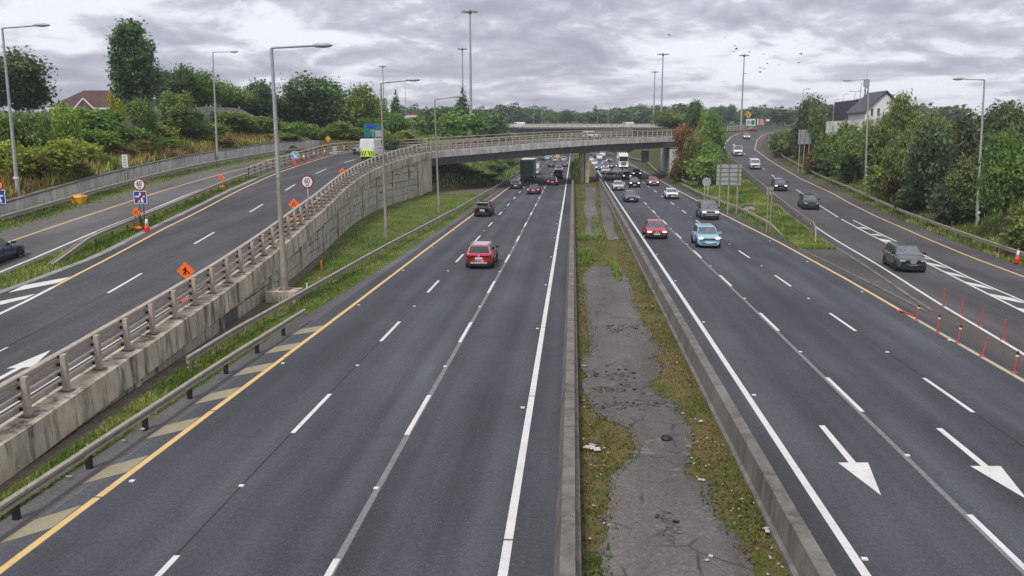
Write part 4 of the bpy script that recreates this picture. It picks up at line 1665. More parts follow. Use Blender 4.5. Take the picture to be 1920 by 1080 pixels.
tree('bush', 1080, 292, 20, 158, 'bush growing on the median in front of the flyover pier', 'shrubs under the flyover', (.9, .95, .7), base=.02, cat='shrub')
# right side: clump at the bridge end and the wooded bank
GB = "trees between the flyover and the entry slip"
for kd, px, yt, w, Yd, tint, lab in (("oak", 1333, 208, 66, 165, (1, 1.05, .95), "tall green tree at the flyover's right end, nearest the entry slip"), ("dry", 1290, 232, 62, 168, (.85, .75, .6), "rust brown tree against the right end of the flyover"),
                                     ("wispy", 1310, 245, 60, 158, (1, .85, .7), "thin brownish tree between the rust brown and the tall green trees"), ("oak", 1335, 265, 62, 152, (.95, 1, .95), "lower green tree above the large sign back"),
                                     ("bush", 1322, 288, 66, 146, (1.0, 1.1, 1.0), "pale green shrub left of the large sign back"), ("bush_dry", 1285, 285, 50, 160, (.7, .65, .6), "brown scrub under the rust brown tree"),
                                     ("oak2", 1303, 188, 46, 250, (.8, .9, .85), "dark tree behind the flyover's right end on the skyline"), ("oak", 1262, 206, 90, 285, (.85, .95, .85), "rounded tree hiding the right end of the far bridge"),
                                     ("lime", 1322, 202, 26, 180, (.9, .8, .6), "small yellowish tree top behind the tall green tree"), ("bush_dark", 1352, 300, 30, 150, (.9, 1, .95), "dark shrub right behind the large sign back"),
                                     ("bush", 1345, 245, 40, 175, (.85, .95, .9), "shrub on the right flank of the tall green tree")):
    tree(kd, px, yt, w, Yd, lab, GB, tint, cat="tree" if kd in KIND else "shrub")
LAMPY = (S(1622, 362)[1], S(1830, 440)[1])
WOOD = [("oak2", 1520, 180, 72, 165, (.85, .95, 1), "dark tree with spiky top behind the tall sign back"), ("wispy", 1535, 185, 40, 160, (.8, .9, .9), "thin spiky-topped tree right of the dark tree behind the tall sign back"),
        ("bush_dark", 1475, 240, 60, 190, (.9, 1, 1), "low dark shrub at the bend of the entry slip"), ("bush", 1500, 232, 60, 175, (.8, .95, .8), "shrub left of the tall sign back"),
        ("bush_dry", 1550, 270, 60, 130, (.75, .7, .5), "dry tan scrub right of the tall sign back"), ("bush_dry", 1535, 290, 50, 126, (.6, .55, .45), "brown scrub behind the guard rail below the tall sign back"),
        ("bush_lime", 1600, 232, 80, 132, (.65, .75, .6), "olive scrub below the grey boundary wall"), ("oak", 1610, 248, 76, 112, (.9, 1.05, 1), "dense green tree just left of the right lamp post"),
        ("bush_lime", 1570, 228, 70, 142, (.62, .72, .6), "olive scrub left of the olive scrub below the boundary wall"), ("bush_lime", 1660, 212, 70, 120, (.65, .78, .6), "olive scrub below the white gabled house"),
        ("bush", 1665, 300, 70, 98, (1.05, 1.15, 1), "bright shrub at the guard rail right of the right lamp post"), ("oak", 1700, 235, 80, 104, (.85, 1, 1), "green tree right of the right lamp, under the house"),
        ("bush_dry", 1685, 262, 44, 108, (.7, .75, .6), "tan scrub in the gap between the two big green trees"), ("oak2", 1762, 225, 110, 92, (.95, 1.05, 1.1), "large dense dark tree in the middle of the right bank"),
        ("wispy", 1755, 200, 100, 96, (.85, .95, 1), "taller greyish tree behind the large dense dark tree"), ("oak2", 1850, 200, 120, 86, (.9, 1, 1), "large tree behind the rear right lamp pole"),
        ("oak", 1900, 240, 110, 74, (.9, 1.05, .9), "broad green tree at the right edge of the photo"), ("oak2", 1925, 190, 150, 88, (.85, .95, .95), "tall tree behind the right edge of the photo"),
        ("wispy", 1820, 280, 80, 78, (.9, 1, 1.05), "grey-green thin tree left of the rear right lamp pole"), ("bush_dark", 1790, 330, 80, 78, (1, 1.1, 1.1), "dark shrub in the shade under the large dense tree"),
        ("bush_dark", 1720, 345, 70, 88, (1, 1.15, 1), "dark shrub behind the guard rail right of the bright shrub"), ("bush", 1880, 370, 90, 66, (.9, 1.05, .9), "shrub behind the guard rail near the right cone"),
        ("bush_dark", 1840, 345, 80, 72, (.9, 1, .95), "dark shrub behind the rear right lamp pole's foot"), ("bush", 1940, 395, 90, 60, (.9, 1.05, .9), "shrub at the right edge above the cone"),
        ("oak", 1690, 174, 78, 128, (.9, 1, .95), "tall tree screening the right side of the white gabled house"), ("bush_lime", 1640, 222, 50, 130, (.7, .8, .6), "olive scrub at the house's left corner")]
for kd, px, yt, w, Yd, tint, lab in WOOD:
    while Yd < 200 and (px - 1075) / 1600 * Yd - XR(Yd) < 4.2 + .43 * w / 1600 * Yd:
        Yd += 1.0
    for lpx, lY in ((1624, LAMPY[0]), (1836, LAMPY[1])):
        if abs(px - lpx) < w * .5 + 5 and Yd - .45 * w / 1600 * Yd < lY + .5:
            Yd = (lY + 1) / (1 - .45 * w / 1600)
    tree(kd, px, yt, w, Yd, lab, GRT, tint, cat="tree" if kd in KIND else "shrub")
# row of trees on the skyline that can be told apart
sky_x = [(948, 206), (972, 204), (1000, 207), (1036, 209), (1060, 206), (1085, 210), (1117, 198), (1150, 209), (1172, 208), (1198, 195), (1222, 200), (1340, 200), (1365, 196), (1392, 204), (1345, 210), (1420, 206), (1445, 203), (1470, 206), (1575, 200), (1588, 195), (790, 208), (815, 202), (760, 205)]
SKL = ["far treeline tree above the white van on the far bridge", "far treeline tree just right of the one above the far bridge's white van", "far treeline tree at the foot of the taller far bridge lamp", "far treeline tree between the far bridge's left lamps and its centre",
       "far treeline tree above the middle of the far bridge", "far treeline tree left of the pointed one on the far skyline", "pointed dark tree on the far skyline above the white far bridge car", "far treeline tree at the foot of the lamp right of the pointed tree",
       "far treeline tree above the pale silver far van", "tree leaning up on the skyline left of the shorter high mast", "skyline tree at the foot of the shorter high mast", "skyline tree behind the tall green tree at the flyover's end",
       "skyline tree left of the mast above the yellow diamond", "skyline tree at the foot of the mast above the yellow diamond", "far treeline tree behind the flyover-end trees, lowest there", "skyline tree above the map-like board",
       "skyline tree above the right end of the billboards", "skyline tree left of the dark spiky tree", "far skyline tree between the spiky tree and the dark box building", "far skyline tree touching the dark box building's lamp post",
       "skyline tree left of the scrub under the masts", "skyline tree above the scrub's left end", "skyline tree above the red-topped lorry"]
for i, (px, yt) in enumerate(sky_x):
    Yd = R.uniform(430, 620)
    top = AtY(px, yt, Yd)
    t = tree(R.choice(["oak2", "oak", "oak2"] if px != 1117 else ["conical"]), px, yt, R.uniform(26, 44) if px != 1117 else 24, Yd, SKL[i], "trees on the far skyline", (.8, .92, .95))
# far wood reading as one mass
F = []
Vv = []
base = KIND["oak2"][0]
nv = len(base.vertices)
co = np.empty(nv * 3, np.float32)
base.vertices.foreach_get("co", co)
co = co.reshape(-1, 4, 3)[::14]
sh = []
for i in range(300):
    Yd = R.uniform(440, 900) if i < 200 else R.uniform(900, 1500)
    px = R.uniform(690, 1760)
    x = (px - 1075) / 1600 * Yd
    H = R.uniform(8, 13) if i < 200 else R.uniform(11, 16)
    W = R.uniform(13, 26)
    z = zs(Yd) - .5 + R.uniform(-1, 0)
    q = co.copy()
    c = q.mean(axis=1, keepdims=True)
    q = c + (q - c) * 2.6
    q = q * np.array([W, W, H]) + np.array([x, Yd, z])
    Vv.append(q.reshape(-1, 3))
    sh.append(np.repeat(np.clip(rng.normal(.45, .2, len(q)) + R.uniform(-.15, .15), 0, 1), 4))
V = np.vstack(Vv)
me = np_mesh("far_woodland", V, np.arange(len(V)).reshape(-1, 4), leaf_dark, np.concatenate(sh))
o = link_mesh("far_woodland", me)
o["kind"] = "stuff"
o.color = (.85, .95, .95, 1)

# ================================================================== BUILDINGS, FENCES, WALLS
fence = thing("noise_barrier", "tall grey timber noise barrier half hidden by shrubs on the left bank", "fence")
s = 46.0
while s < 131:
    a, b = RP(s + .05, 33.2), RP(s + 2.35, 33.2)
    za, zb_ = ter(a[0], a[1]), ter(b[0], b[1])
    for kq in range(3):
        f0, f1 = kq / 3 + .004, (kq + 1) / 3 - .004
        p0, p1 = Vector((*a[:2], za)).lerp(Vector((*b[:2], zb_)), f0), Vector((*a[:2], za)).lerp(Vector((*b[:2], zb_)), f1)
        mb = MB()
        mb.bar(p0 + Vector((0, 0, 1.35)), p1 + Vector((0, 0, 1.35)), .06, 2.9 + R.uniform(-.06, .06))
        mb.build("panel", wood_grey, fence)
    mb = MB()
    c = RP(s, 33.05)
    mb.box((c[0], c[1], za + 1.5), (.16, .16, 3.3), rhead(s))
    mb.build("post", concrete_light, fence)
    s += 2.4
wl_ = thing("roadside_wall", "pale grooved concrete wall with dark coping along the left side road", "wall")
s = 34.0
while s < 131:
    mb = MB()
    q = frange(s + .012, s + 2.388, 1.2)
    sweep(mb, [RP(a, 22.35, 0) for a in q], [(0, -.4), (0, wallh(s)), (.28, wallh(s)), (.28, -.4)])
    mb.build("wall_panel", concrete_pale, wl_)
    s += 2.4
mb = MB()
rows = []
for a in frange(34, 131, 3):
    w = wallh(a)
    rows.append([RP(a, 22.28, w + .002), RP(a, 22.28, w + .12), RP(a, 22.72, w + .12), RP(a, 22.72, w + .002)])
mb.ribbon(rows)
mb.build("coping", concrete_dark, wl_)

h = AtY(88, 200, 150)
hx0, hx1, hz = AtY(84, 200, 150)[0], AtY(262, 200, 150)[0], AtY(88, 203, 150)[2]
house = thing("brown_roofed_house", "house with brown hipped roof and small white gable behind the left noise barrier", "house", ((hx0 + hx1) / 2, 155, 0))
w2 = (hx1 - hx0) / 2
gz = ter((hx0 + hx1) / 2, 150)
mb = MB()
mb.box((0, 0, (gz + hz) / 2 - .2), (2 * w2 - .8, 9, hz - gz + .4))
mb.build("wall", brick_mat, house)
rz = AtY(140, 167, 150)[2]
mb = MB()
mb.add([(-w2, -5, hz), (w2, -5, hz), (w2, 5, hz), (-w2, 5, hz), (-w2 + 4.6, 0, rz), (w2 - 4.6, 0, rz)], [(0, 1, 5, 4), (1, 2, 5), (2, 3, 4, 5), (3, 0, 4), (3, 2, 1, 0)])
mb.build("roof", roof_tile, house)
mb = MB()
mb.box((0, -5.05, hz - .05), (2 * w2 + .1, .12, .28))
mb.build("fascia_board", render_white, house)
gx = AtY(160, 190, 150)[0] - (hx0 + hx1) / 2
gt = AtY(160, 186, 150)[2]
mb = MB()
mb.plate([(gx - 1.9, hz - .2), (gx + 1.9, hz - .2), (gx, gt)], -5.6, -3.5)
gab = mb.build("gable", M_plain("gable_brick", (.12, .075, .055), .9, var=.25), house)
mb = MB()
for sg in (-1, 1):
    mb.bar((gx + sg * 2.1, -5.66, hz - .35), (gx, -5.66, gt + .15), .12, .22)
mb.build("gable_board", render_white, gab)
mb = MB()
for kx in (-.55, .55):
    mb.box((gx + kx, -5.62, hz - 1.4), (.9, .06, 1.1))
mb.build("window", glass, house)
mb = MB()
mb.box((AtY(205, 180, 150)[0] - (hx0 + hx1) / 2, 1, rz + .3), (.8, .8, 1.6))
mb.build("chimney", brick_mat, house)
rb = thing("red_house", "small brick house end seen between the tallest tree and the next dark tree", "house", (AtY(285, 200, 165)[0], 168, 0))
mb = MB()
zt = AtY(285, 200, 165)[2]
mb.box((0, 0, zt - 3), (6, 6, 6))
mb.build("wall", brick_mat, rb)
mb = MB()
mb.add([(-3.3, -3.3, zt), (3.3, -3.3, zt), (3.3, 3.3, zt), (-3.3, 3.3, zt), (-3.3, 0, zt + 1.6), (3.3, 0, zt + 1.6)], [(0, 1, 5, 4), (2, 3, 4, 5), (0, 4, 3), (1, 2, 5)])
mb.build("roof", roof_tile, rb)

# right: white gabled house, dark box building, radio mast, boundary wall
Yh = 150
ex, ez = AtY(1623, 205, Yh)[0], AtY(1623, 206, Yh)[2]
ax, az = AtY(1662, 172, Yh)[0], AtY(1662, 172, Yh)[2]
gzh = ter(ax, Yh) - .3
wh = ax - ex
hr_ = thing("white_gabled_house", "white rendered house with steep dark gable roof above the right bank", "house", (ax, Yh, 0))
mb = MB()
mb.plate([(-wh, gzh), (wh, gzh), (wh, ez), (0, az - .25), (-wh, ez)], 0, 9)
mb.build("wall", render_white, hr_)
mb = MB()
for sg in (-1, 1):
    p = [(sg * (wh + .45), -.4, ez - .55), (sg * (wh + .45), 9.4, ez - .55), (0, 9.4, az), (0, -.4, az)]
    mb.add(p + [(a, b, c_ + .22) for a, b, c_ in p], [(0, 1, 2, 3), (4, 5, 6, 7), (0, 1, 5, 4), (2, 3, 7, 6), (3, 0, 4, 7), (1, 2, 6, 5)])
mb.build("roof", dark_clad, hr_)
for px in (1635, 1647, 1690):
    a, b = AtY(px - 2.8, 217, Yh), AtY(px + 2.8, 203, Yh)
    mb = MB()
    mb.box(((a[0] + b[0]) / 2 - ax, -.01, (a[2] + b[2]) / 2), (b[0] - a[0], .06, b[2] - a[2]))
    f = mb.build("window", glass, hr_)
    mb = MB()
    mb.box(((a[0] + b[0]) / 2 - ax, -.05, a[2] - .06), (b[0] - a[0] + .2, .16, .1))
    mb.build("sill", render_white, f)
a, b = AtY(1603, 224, 162), AtY(1632, 187, 162)
db = thing("dark_box_building", "flat roofed dark clad building left of the white gabled house", "building", (0, 0, 0))
mb = MB()
mb.hexa([(a[0], 162, a[2] - 3), (b[0] + 4, 162, a[2] - 3), (b[0] + 4, 175, a[2] - 3), (a[0], 175, a[2] - 3), (a[0], 162, b[2]), (b[0] + 4, 162, b[2] + .8), (b[0] + 4, 175, b[2] + .8), (a[0], 175, b[2])])
mb.build("wall", dark_clad, db)
mb = MB()
mb.bar((a[0] - .1, 161.9, b[2] + .08), (b[0] + 4.1, 161.9, b[2] + .9), .3, .18)
mb.build("roof_trim", sign_grey, db)
mt = AtY(1626, 140, 175)
mm = thing("radio_mast", "thin dark lattice radio mast behind the dark box building", "mast", (mt[0], 175, 0))
mb = MB()
zb_ = AtY(1626, 195, 175)[2]
for a_ in range(3):
    q = a_ * 2 * PI / 3
    mb.tube([(math.cos(q) * .45, math.sin(q) * .45, zb_ - 8), (math.cos(q) * .3, math.sin(q) * .3, mt[2] - 1)], .06, 5)
for i in range(14):
    z0 = zb_ - 8 + i * (mt[2] - zb_ + 7) / 14
    for a_ in range(3):
        q, q2 = a_ * 2 * PI / 3, (a_ + 1) * 2 * PI / 3
        mb.bar((math.cos(q) * .42, math.sin(q) * .42, z0), (math.cos(q2) * .42, math.sin(q2) * .42, z0 + .9), .05, .05)
mb.build("lattice", post_dark, mm)
mb = MB()
mb.tube([(0, 0, mt[2] - 1), (0, 0, mt[2] + .8)], .05, 5)
mb.box((0, 0, mt[2] - 1.6), (.9, .9, 1.3))
mb.build("antenna", sign_grey, mm)
bw = thing("boundary_wall", "grey boundary wall on top of the right bank left of the dark building", "wall")
aa, bb = AtY(1550, 228, 158), AtY(1655, 222, 146)
n_ = 11
for i in range(n_):
    p0 = aa + (bb - aa) * (i / n_)
    p1 = aa + (bb - aa) * ((i + .985) / n_)
    mb = MB()
    mb.bar((p0[0], p0[1], p0[2] - 1.2), (p1[0], p1[1], p1[2] - 1.2), .2, 2.4)
    mb.build("wall_panel", concrete_pale, bw)

# ------------------------------------------------------------------ far junction bridge behind the flyover
fb = thing("far_bridge", "farther road bridge with pale railings seen just above the flyover rails", "bridge", (0, 0, 0))
Yf = 338
zd = AtY(1000, 240, Yf)[2]
x0, x1 = AtY(880, 240, Yf)[0], AtY(1290, 240, Yf)[0]
mb = MB()
for ya, yb_, za, zb2 in ((Yf, Yf + 14, -.3, -.02), (Yf + 2.6, Yf + 11, -1.75, -.31)):
    mb.hexa([(x0, ya, zd + za), (x1, ya, zd + za), (x1, yb_, zd + za), (x0, yb_, zd + za), (x0, ya, zd + zb2), (x1, ya, zd + zb2), (x1, yb_, zd + zb2), (x0, yb_, zd + zb2)])
mb.build("deck", concrete_shade, fb)
x = x0
while x < x1:
    mb = MB()
    mb.box((x, Yf + .3, zd + .75), (.18, .18, 1.5))
    mb.build("post", rail_tan, fb)
    x += 2.4
for z_ in (.35, .8, 1.15, 1.5):
    mb = MB()
    mb.bar((x0, Yf + .3, zd + z_), (x1, Yf + .3, zd + z_), .14, .16)
    mb.build("rail", rail_tan, fb)
mb = MB()
mb.bar((x0, Yf + 13.6, zd + .9), (x1, Yf + 13.6, zd + .9), .2, 1.2)
mb.build("far_parapet", concrete_pale, fb)

# ================================================================== LAMPS AND MASTS
def lamp(label, base, top_px, head_px, m, group="street lamps along the roads", r=.13, plinth=False, collar=None):
    b = Vector(base)
    t = AtY(*top_px, b.y)
    e = AtY(*head_px, b.y)
    H = t[2] - b.z
    o = thing("street_lamp", label, "street lamp", tuple(b), 0, group)
    mb = MB()
    dx = t[0] - b.x
    mb.tube([(0, 0, -.1), (0, 0, 1.6), (dx * .15, 0, 1.7), (dx * .5, 0, H * .48)], [r * 1.15, r * 1.1, r * .95, r * .74], 10, False)
    mb.cm = 1
    mb.tube([(dx * .5, 0, H * .48), (dx * .75, 0, H * .74), (dx, 0, H)], [r * .74, r * .6, r * .48], 10, False)
    mb.build("pole", [lamp_brown if plinth else m, m], o, True)
    L = e[0] - t[0]
    rise = e[2] - t[2]
    sg = 1 if L > 0 else -1
    mb = MB()
    mb.tube([(dx, 0, H - .05), (dx + .12 * sg, 0, H + .02), (dx + L * .8, 0, H + rise * .85)], [r * .42, r * .4, r * .3], 7)
    mb.build("arm", m, o, True)
    mb = MB()
    hl_ = min(1.1, abs(L) * .3)
    c = dx + L * .86
    z = H + rise
    pr = [(0, .02), (.25, .11), (.6, .14), (.85, .1), (1, .02)]
    rows = []
    for f, rr in pr:
        rows.append([(c + sg * (f - .45) * hl_ * 1.3, math.cos(q * PI / 4) * rr * 1.5, z + math.sin(q * PI / 4) * rr) for q in range(9)])
    mb.ribbon(rows)
    mb.build("lamp_head", lamp_steel, o, True)
    if plinth:
        mb = MB()
        mb.box((0, 0, -.32), (1.7, 1.5, .75))
        mb.build("plinth", concrete, o)
        mb = MB()
        mb.box((0, 0, .08), (.55, .55, .05))
        for i in (-.2, .2):
            for k_ in (-.2, .2):
                mb.tube([(i, k_, .08), (i, k_, .18)], .03, 5)
        mb.build("base_plate", galv_dark, o)
    if collar:
        mb = MB()
        mb.lathe([(r * 1.2, collar), (r * 1.2, collar + .18)], 10)
        mb.build("collar", white_plate, o)
    return o


b1 = G(534, 545, .62)
lamp("tall near lamp post standing on a concrete plinth against the stone wall", b1, (509, 90), (616, 85), lamp_steel, r=.17, plinth=True)
lamp("lamp post on the grass verge in front of the stone wall, second along the verge", G(724, 445, .05), (714, 156), (783, 150), lamp_brown, r=.14)
lamp("lamp post on the grass verge beside the flyover abutment", G(823, 397, .05), (815, 187), (866, 181), lamp_brown, r=.14)


def RSb(x, y, dz=-.1):
    s, o = RS(x, y, dz)
    return RP(s, o, dz)


lamp("lamp post at the left edge of the photo behind the left guard rail", RSb(37, 400), (4, 53), (88, 47), lamp_steel, r=.16, collar=2.6)
lamp("lamp post in front of the grooved concrete wall, second from the left edge", RSb(408, 309), (399, 98), (444, 97), lamp_steel, r=.14)


def slipbase(x, y):
    q = S(x, y)
    return (q[0], q[1], q[2] + .05)


lamp("right lamp post beside the dense green tree, its arm reaching left", slipbase(1622, 362), (1629, 149), (1583, 151), lamp_steel, r=.15, collar=2.4)
lamp("rear right lamp pole among the dark trees above the right guard rail", slipbase(1830, 440), (1846, 150), (1790, 148), lamp_steel, r=.15, collar=1.9)


def farlamp(px, yt, yb, Y, label, arm=None, r=.14, double=False):
    b, t = AtY(px, yb, Y), AtY(px, yt, Y)
    zb = ter(b[0], Y)
    zb = min(zb, b[2])
    o = thing("street_lamp", label, "street lamp", (b[0], Y, zb), 0, "distant lamp posts around the junction")
    mb = MB()
    H = t[2] - zb
    mb.tube([(0, 0, 0), (0, 0, H)], [r, r * .55], 6, False)
    mb.build("pole", lamp_steel, o, True)
    a = arm or .9
    mb = MB()
    for sg in ((-1, 1) if double else (1,)):
        mb.bar((0, 0, H), (a * sg, 0, H + .15), .1, .1)
        mb.box((a * sg * 1.3, 0, H + .15), (abs(a) * .9, .4, .2))
    mb.build("lamp_head", lamp_steel, o)


def mast(px, yt, yb, Y, label, w=3.0, r=.4):
    b, t = AtY(px, yb, Y), AtY(px, yt, Y)
    zb = min(ter(b[0], Y), b[2])
    H = t[2] - zb
    o = thing("high_mast", label, "lighting mast", (b[0], Y, zb), 0, "high lighting masts around the junction")
    mb = MB()
    mb.tube([(0, 0, 0), (0, 0, H * .5), (0, 0, H)], [r, r * .75, r * .5], 8, False)
    mb.build("pole", lamp_steel, o, True)
    mb = MB()
    mb.lathe([(.35, H - .5), (.5, H - .3), (.5, H + .1), (.2, H + .5)], 10)
    n = 8
    for i in range(n):
        q = i * 2 * PI / n
        mb.bar((0, 0, H - .1), (math.cos(q) * w * .5, math.sin(q) * w * .5, H), .1, .1)
    mb.build("lantern_ring", galv_dark, o)
    for i in range(n):
        q = i * 2 * PI / n
        mb = MB()
        mb.box((math.cos(q) * w * .5, math.sin(q) * w * .5, H - .02), (.9, .55, .28), q)
        mb.build("floodlight", lamp_steel, o)


mast(883, 22, 222, 222, "tallest and nearest high mast rising from the scrub beyond the flyover", 3.6, .42)
mast(868, 92, 205, 330, "high mast just left of the tallest mast, partly behind the pointed tree", 3.2, .4)
mast(720, 125, 215, 420, "high mast rising behind the trees just right of the wide domed tree", 3.0, .4)
mast(1240, 102, 208, 350, "taller of the two high masts above the flyover's right part", 3.8, .42)
mast(1226, 135, 205, 450, "shorter high mast just left of the taller one above the flyover's right part", 3.2, .42)
mast(1390, 104, 222, 340, "high mast right of the flyover, above the yellow diamond sign", 3.0, .4)
for px, yt, yb, Y, lab, dbl in ((761, 150, 215, 300, "lamp post behind the arm of the second verge lamp", False), (1001, 187, 235, 330, "lamp post on the far bridge, taller of the pair left of centre", True), (1016, 200, 235, 380, "lamp post just right of the taller one on the far bridge", True),
                                (1140, 194, 235, 360, "lamp post above the white car on the far bridge", True), (1120, 211, 236, 370, "short lamp post just left of the one above the white far car", False),
                                (1503, 168, 222, 210, "plain pole on the skyline above the dark spiky tree", False), (1518, 175, 222, 250, "thin lamp post right of the plain pole above the dark spiky tree", True),
                                (1562, 187, 222, 300, "short thin lamp post left of the dark building", False), (1578, 177, 222, 280, "thin lamp post farther left of the dark building", False), (1600, 172, 222, 240, "lamp post just left of the dark building's corner", True),
                                (1610, 157, 224, 158, "lamp post standing in front of the dark box building", False), (735, 190, 232, 200, "thin pole in the trees right of the green direction sign", False)):
    farlamp(px, yt, yb, Y, lab, double=dbl, arm=.7 if Y < 200 else .9, r=.11 if Y < 200 else .13)


# ================================================================== SIGNS
def ring(r0, r1, y0, y1, cz, n=28):
    mb = MB()
    vs = []
    for r, y in ((r1, y0), (r0, y0), (r0, y1), (r1, y1)):
        vs += [(r * math.cos(2 * PI * i / n), y, cz + r * math.sin(2 * PI * i / n)) for i in range(n)]
    fs = []
    for a in range(4):
        b = (a + 1) % 4
        fs += [(a * n + i, a * n + (i + 1) % n, b * n + (i + 1) % n, b * n + i) for i in range(n)]
    mb.add(vs, fs)
    return mb


def circ(r, cz, n=28, cx=0):
    return [(cx + r * math.cos(2 * PI * i / n), cz + r * math.sin(2 * PI * i / n)) for i in range(n)]


def text(body, size, loc, m, parent, name="digits"):
    cu = bpy.data.curves.new(name, "FONT")
    cu.body = body
    cu.size = size
    cu.align_x = "CENTER"
    cu.align_y = "CENTER"
    cu.extrude = .004
    cu.offset = .004
    cu.materials.append(m)
    o = bpy.data.objects.new(name, cu)
    C.objects.link(o)
    o.parent = parent
    o.location = loc
    o.rotation_euler = (PI / 2, 0, 0)
    me = bpy.data.meshes.new_from_object(o)
    C.objects.unlink(o)
    bpy.data.objects.remove(o)
    o = link_mesh(name, me, parent, loc)
    o.rotation_euler = (PI / 2, 0, 0)
    o.scale = (.86, 1.12, 1)
    return o


def posts_to(root, xs, z0, z1, m, r=.035, y=.05):
    for x in xs:
        mb = MB()
        mb.tube([(x, y, z0), (x, y, z1)], r, 7)
        mb.build("post", m, root, True)


def speed60(root, cz, r):
    mb = MB()
    mb.plate(circ(r, cz), 0, .02)
    mb.build("sign_plate", sign_red, root)
    mb = MB()
    mb.plate(circ(r * .8, cz), -.012, -.002)
    mb.build("sign_face", sign_white, root)
    text("60", r * 1.02, (0, -.02, cz + r * .12), sign_black, root)
    text("km/h", r * .27, (0, -.02, cz - r * .48), sign_black, root, "lettering")


def at_sign(base, px):
    """size and height of something seen at px above a ground point"""
    q = AtY(px[0], px[1], base[1])
    return q


b = RSb(589, 412, 0.0)
c = at_sign(b, (576, 341))
t = thing("speed_sign", "round 60 speed sign on a thin pole at the flyover-side parapet of the exit ramp", "road sign", (c[0], b[1], b[2]), -.05, "round 60 speed signs")
speed60(t, c[2] - b[2], .47)
posts_to(t, (0,), 0, c[2] - b[2] + .1, lamp_steel, .035, .055)
b = RSb(267, 425)
c = at_sign(b, (261, 346))
t = thing("speed_sign", "round 60 speed sign above the blue motorway-end sign on the grass strip", "road sign", (c[0], b[1], b[2]), .1, "round 60 speed signs")
speed60(t, c[2] - b[2], .42)
posts_to(t, (-.12, .16), 0, c[2] - b[2] + .3, galv_dark, .035, .055)
c2 = at_sign(b, (263, 370))
me_ = thing("motorway_end_sign", "square blue motorway sign crossed by a red bar under the 60 sign", "road sign", (c2[0], b[1] - .005, b[2]), .1)


def motorway(root, cz, w, slash):
    mb = MB()
    mb.plate([(-w, cz - w), (w, cz - w), (w, cz + w), (-w, cz + w)], 0, .02)
    mb.build("sign_plate", sign_white, root)
    mb = MB()
    k = w * .9
    mb.plate([(-k, cz - k), (k, cz - k), (k, cz + k), (-k, cz + k)], -.012, -.002)
    mb.build("sign_face", sign_blue, root)
    mb = MB()
    for sg in (-1, 1):
        mb.plate([(sg * w * .55, cz - w * .78), (sg * w * .1, cz - w * .78), (sg * w * .05, cz + w * .25), (sg * w * .22, cz + w * .25)], -.018, -.012)
    mb.plate([(-w * .2, cz + w * .28), (w * .2, cz + w * .28), (w * .12, cz + w * .75), (-w * .12, cz + w * .75)], -.018, -.012)
    mb.plate([(-w * .75, cz + w * .05), (-w * .3, cz - w * .02), (w * .3, cz - w * .02), (w * .75, cz + w * .05), (w * .75, cz + w * .25), (-w * .75, cz + w * .25)], -.024, -.018)
    mb.build("symbol", sign_white, root)
    if slash:
        mb = MB()
        mb.plate([(-w * .85, cz - w * .85), (-w * .6, cz - w * .85), (w * .85, cz + w * .6), (w * .85, cz + w * .85), (w * .6, cz + w * .85), (-w * .85, cz - w * .6)], -.032, -.026)
        mb.build("slash", sign_red, root)


motorway(me_, c2[2] - b[2], .44, True)
b = RSb(4, 418)
c = at_sign(b, (-4, 369))
t = thing("motorway_sign", "blue square sign cut by the left edge in front of the left wall", "road sign", (c[0], b[1], b[2]), .15)
motorway(t, c[2] - b[2], .5, False)
posts_to(t, (0,), 0, c[2] - b[2], galv_dark)
c3 = at_sign(b, (-4, 347))
t = thing("round_sign", "round yellow-backed sign above the blue square sign at the left edge", "road sign", (c3[0], b[1], b[2]), .15)
mb = MB()
mb.plate(circ(.36, c3[2] - b[2]), 0, .02)
mb.build("sign_plate", sign_red, t)
mb = MB()
mb.plate(circ(.28, c3[2] - b[2]), -.012, -.002)
mb.build("sign_face", sign_yellow, t)
posts_to(t, (0,), c3[2] - b[2] - .9, c3[2] - b[2], galv_dark)


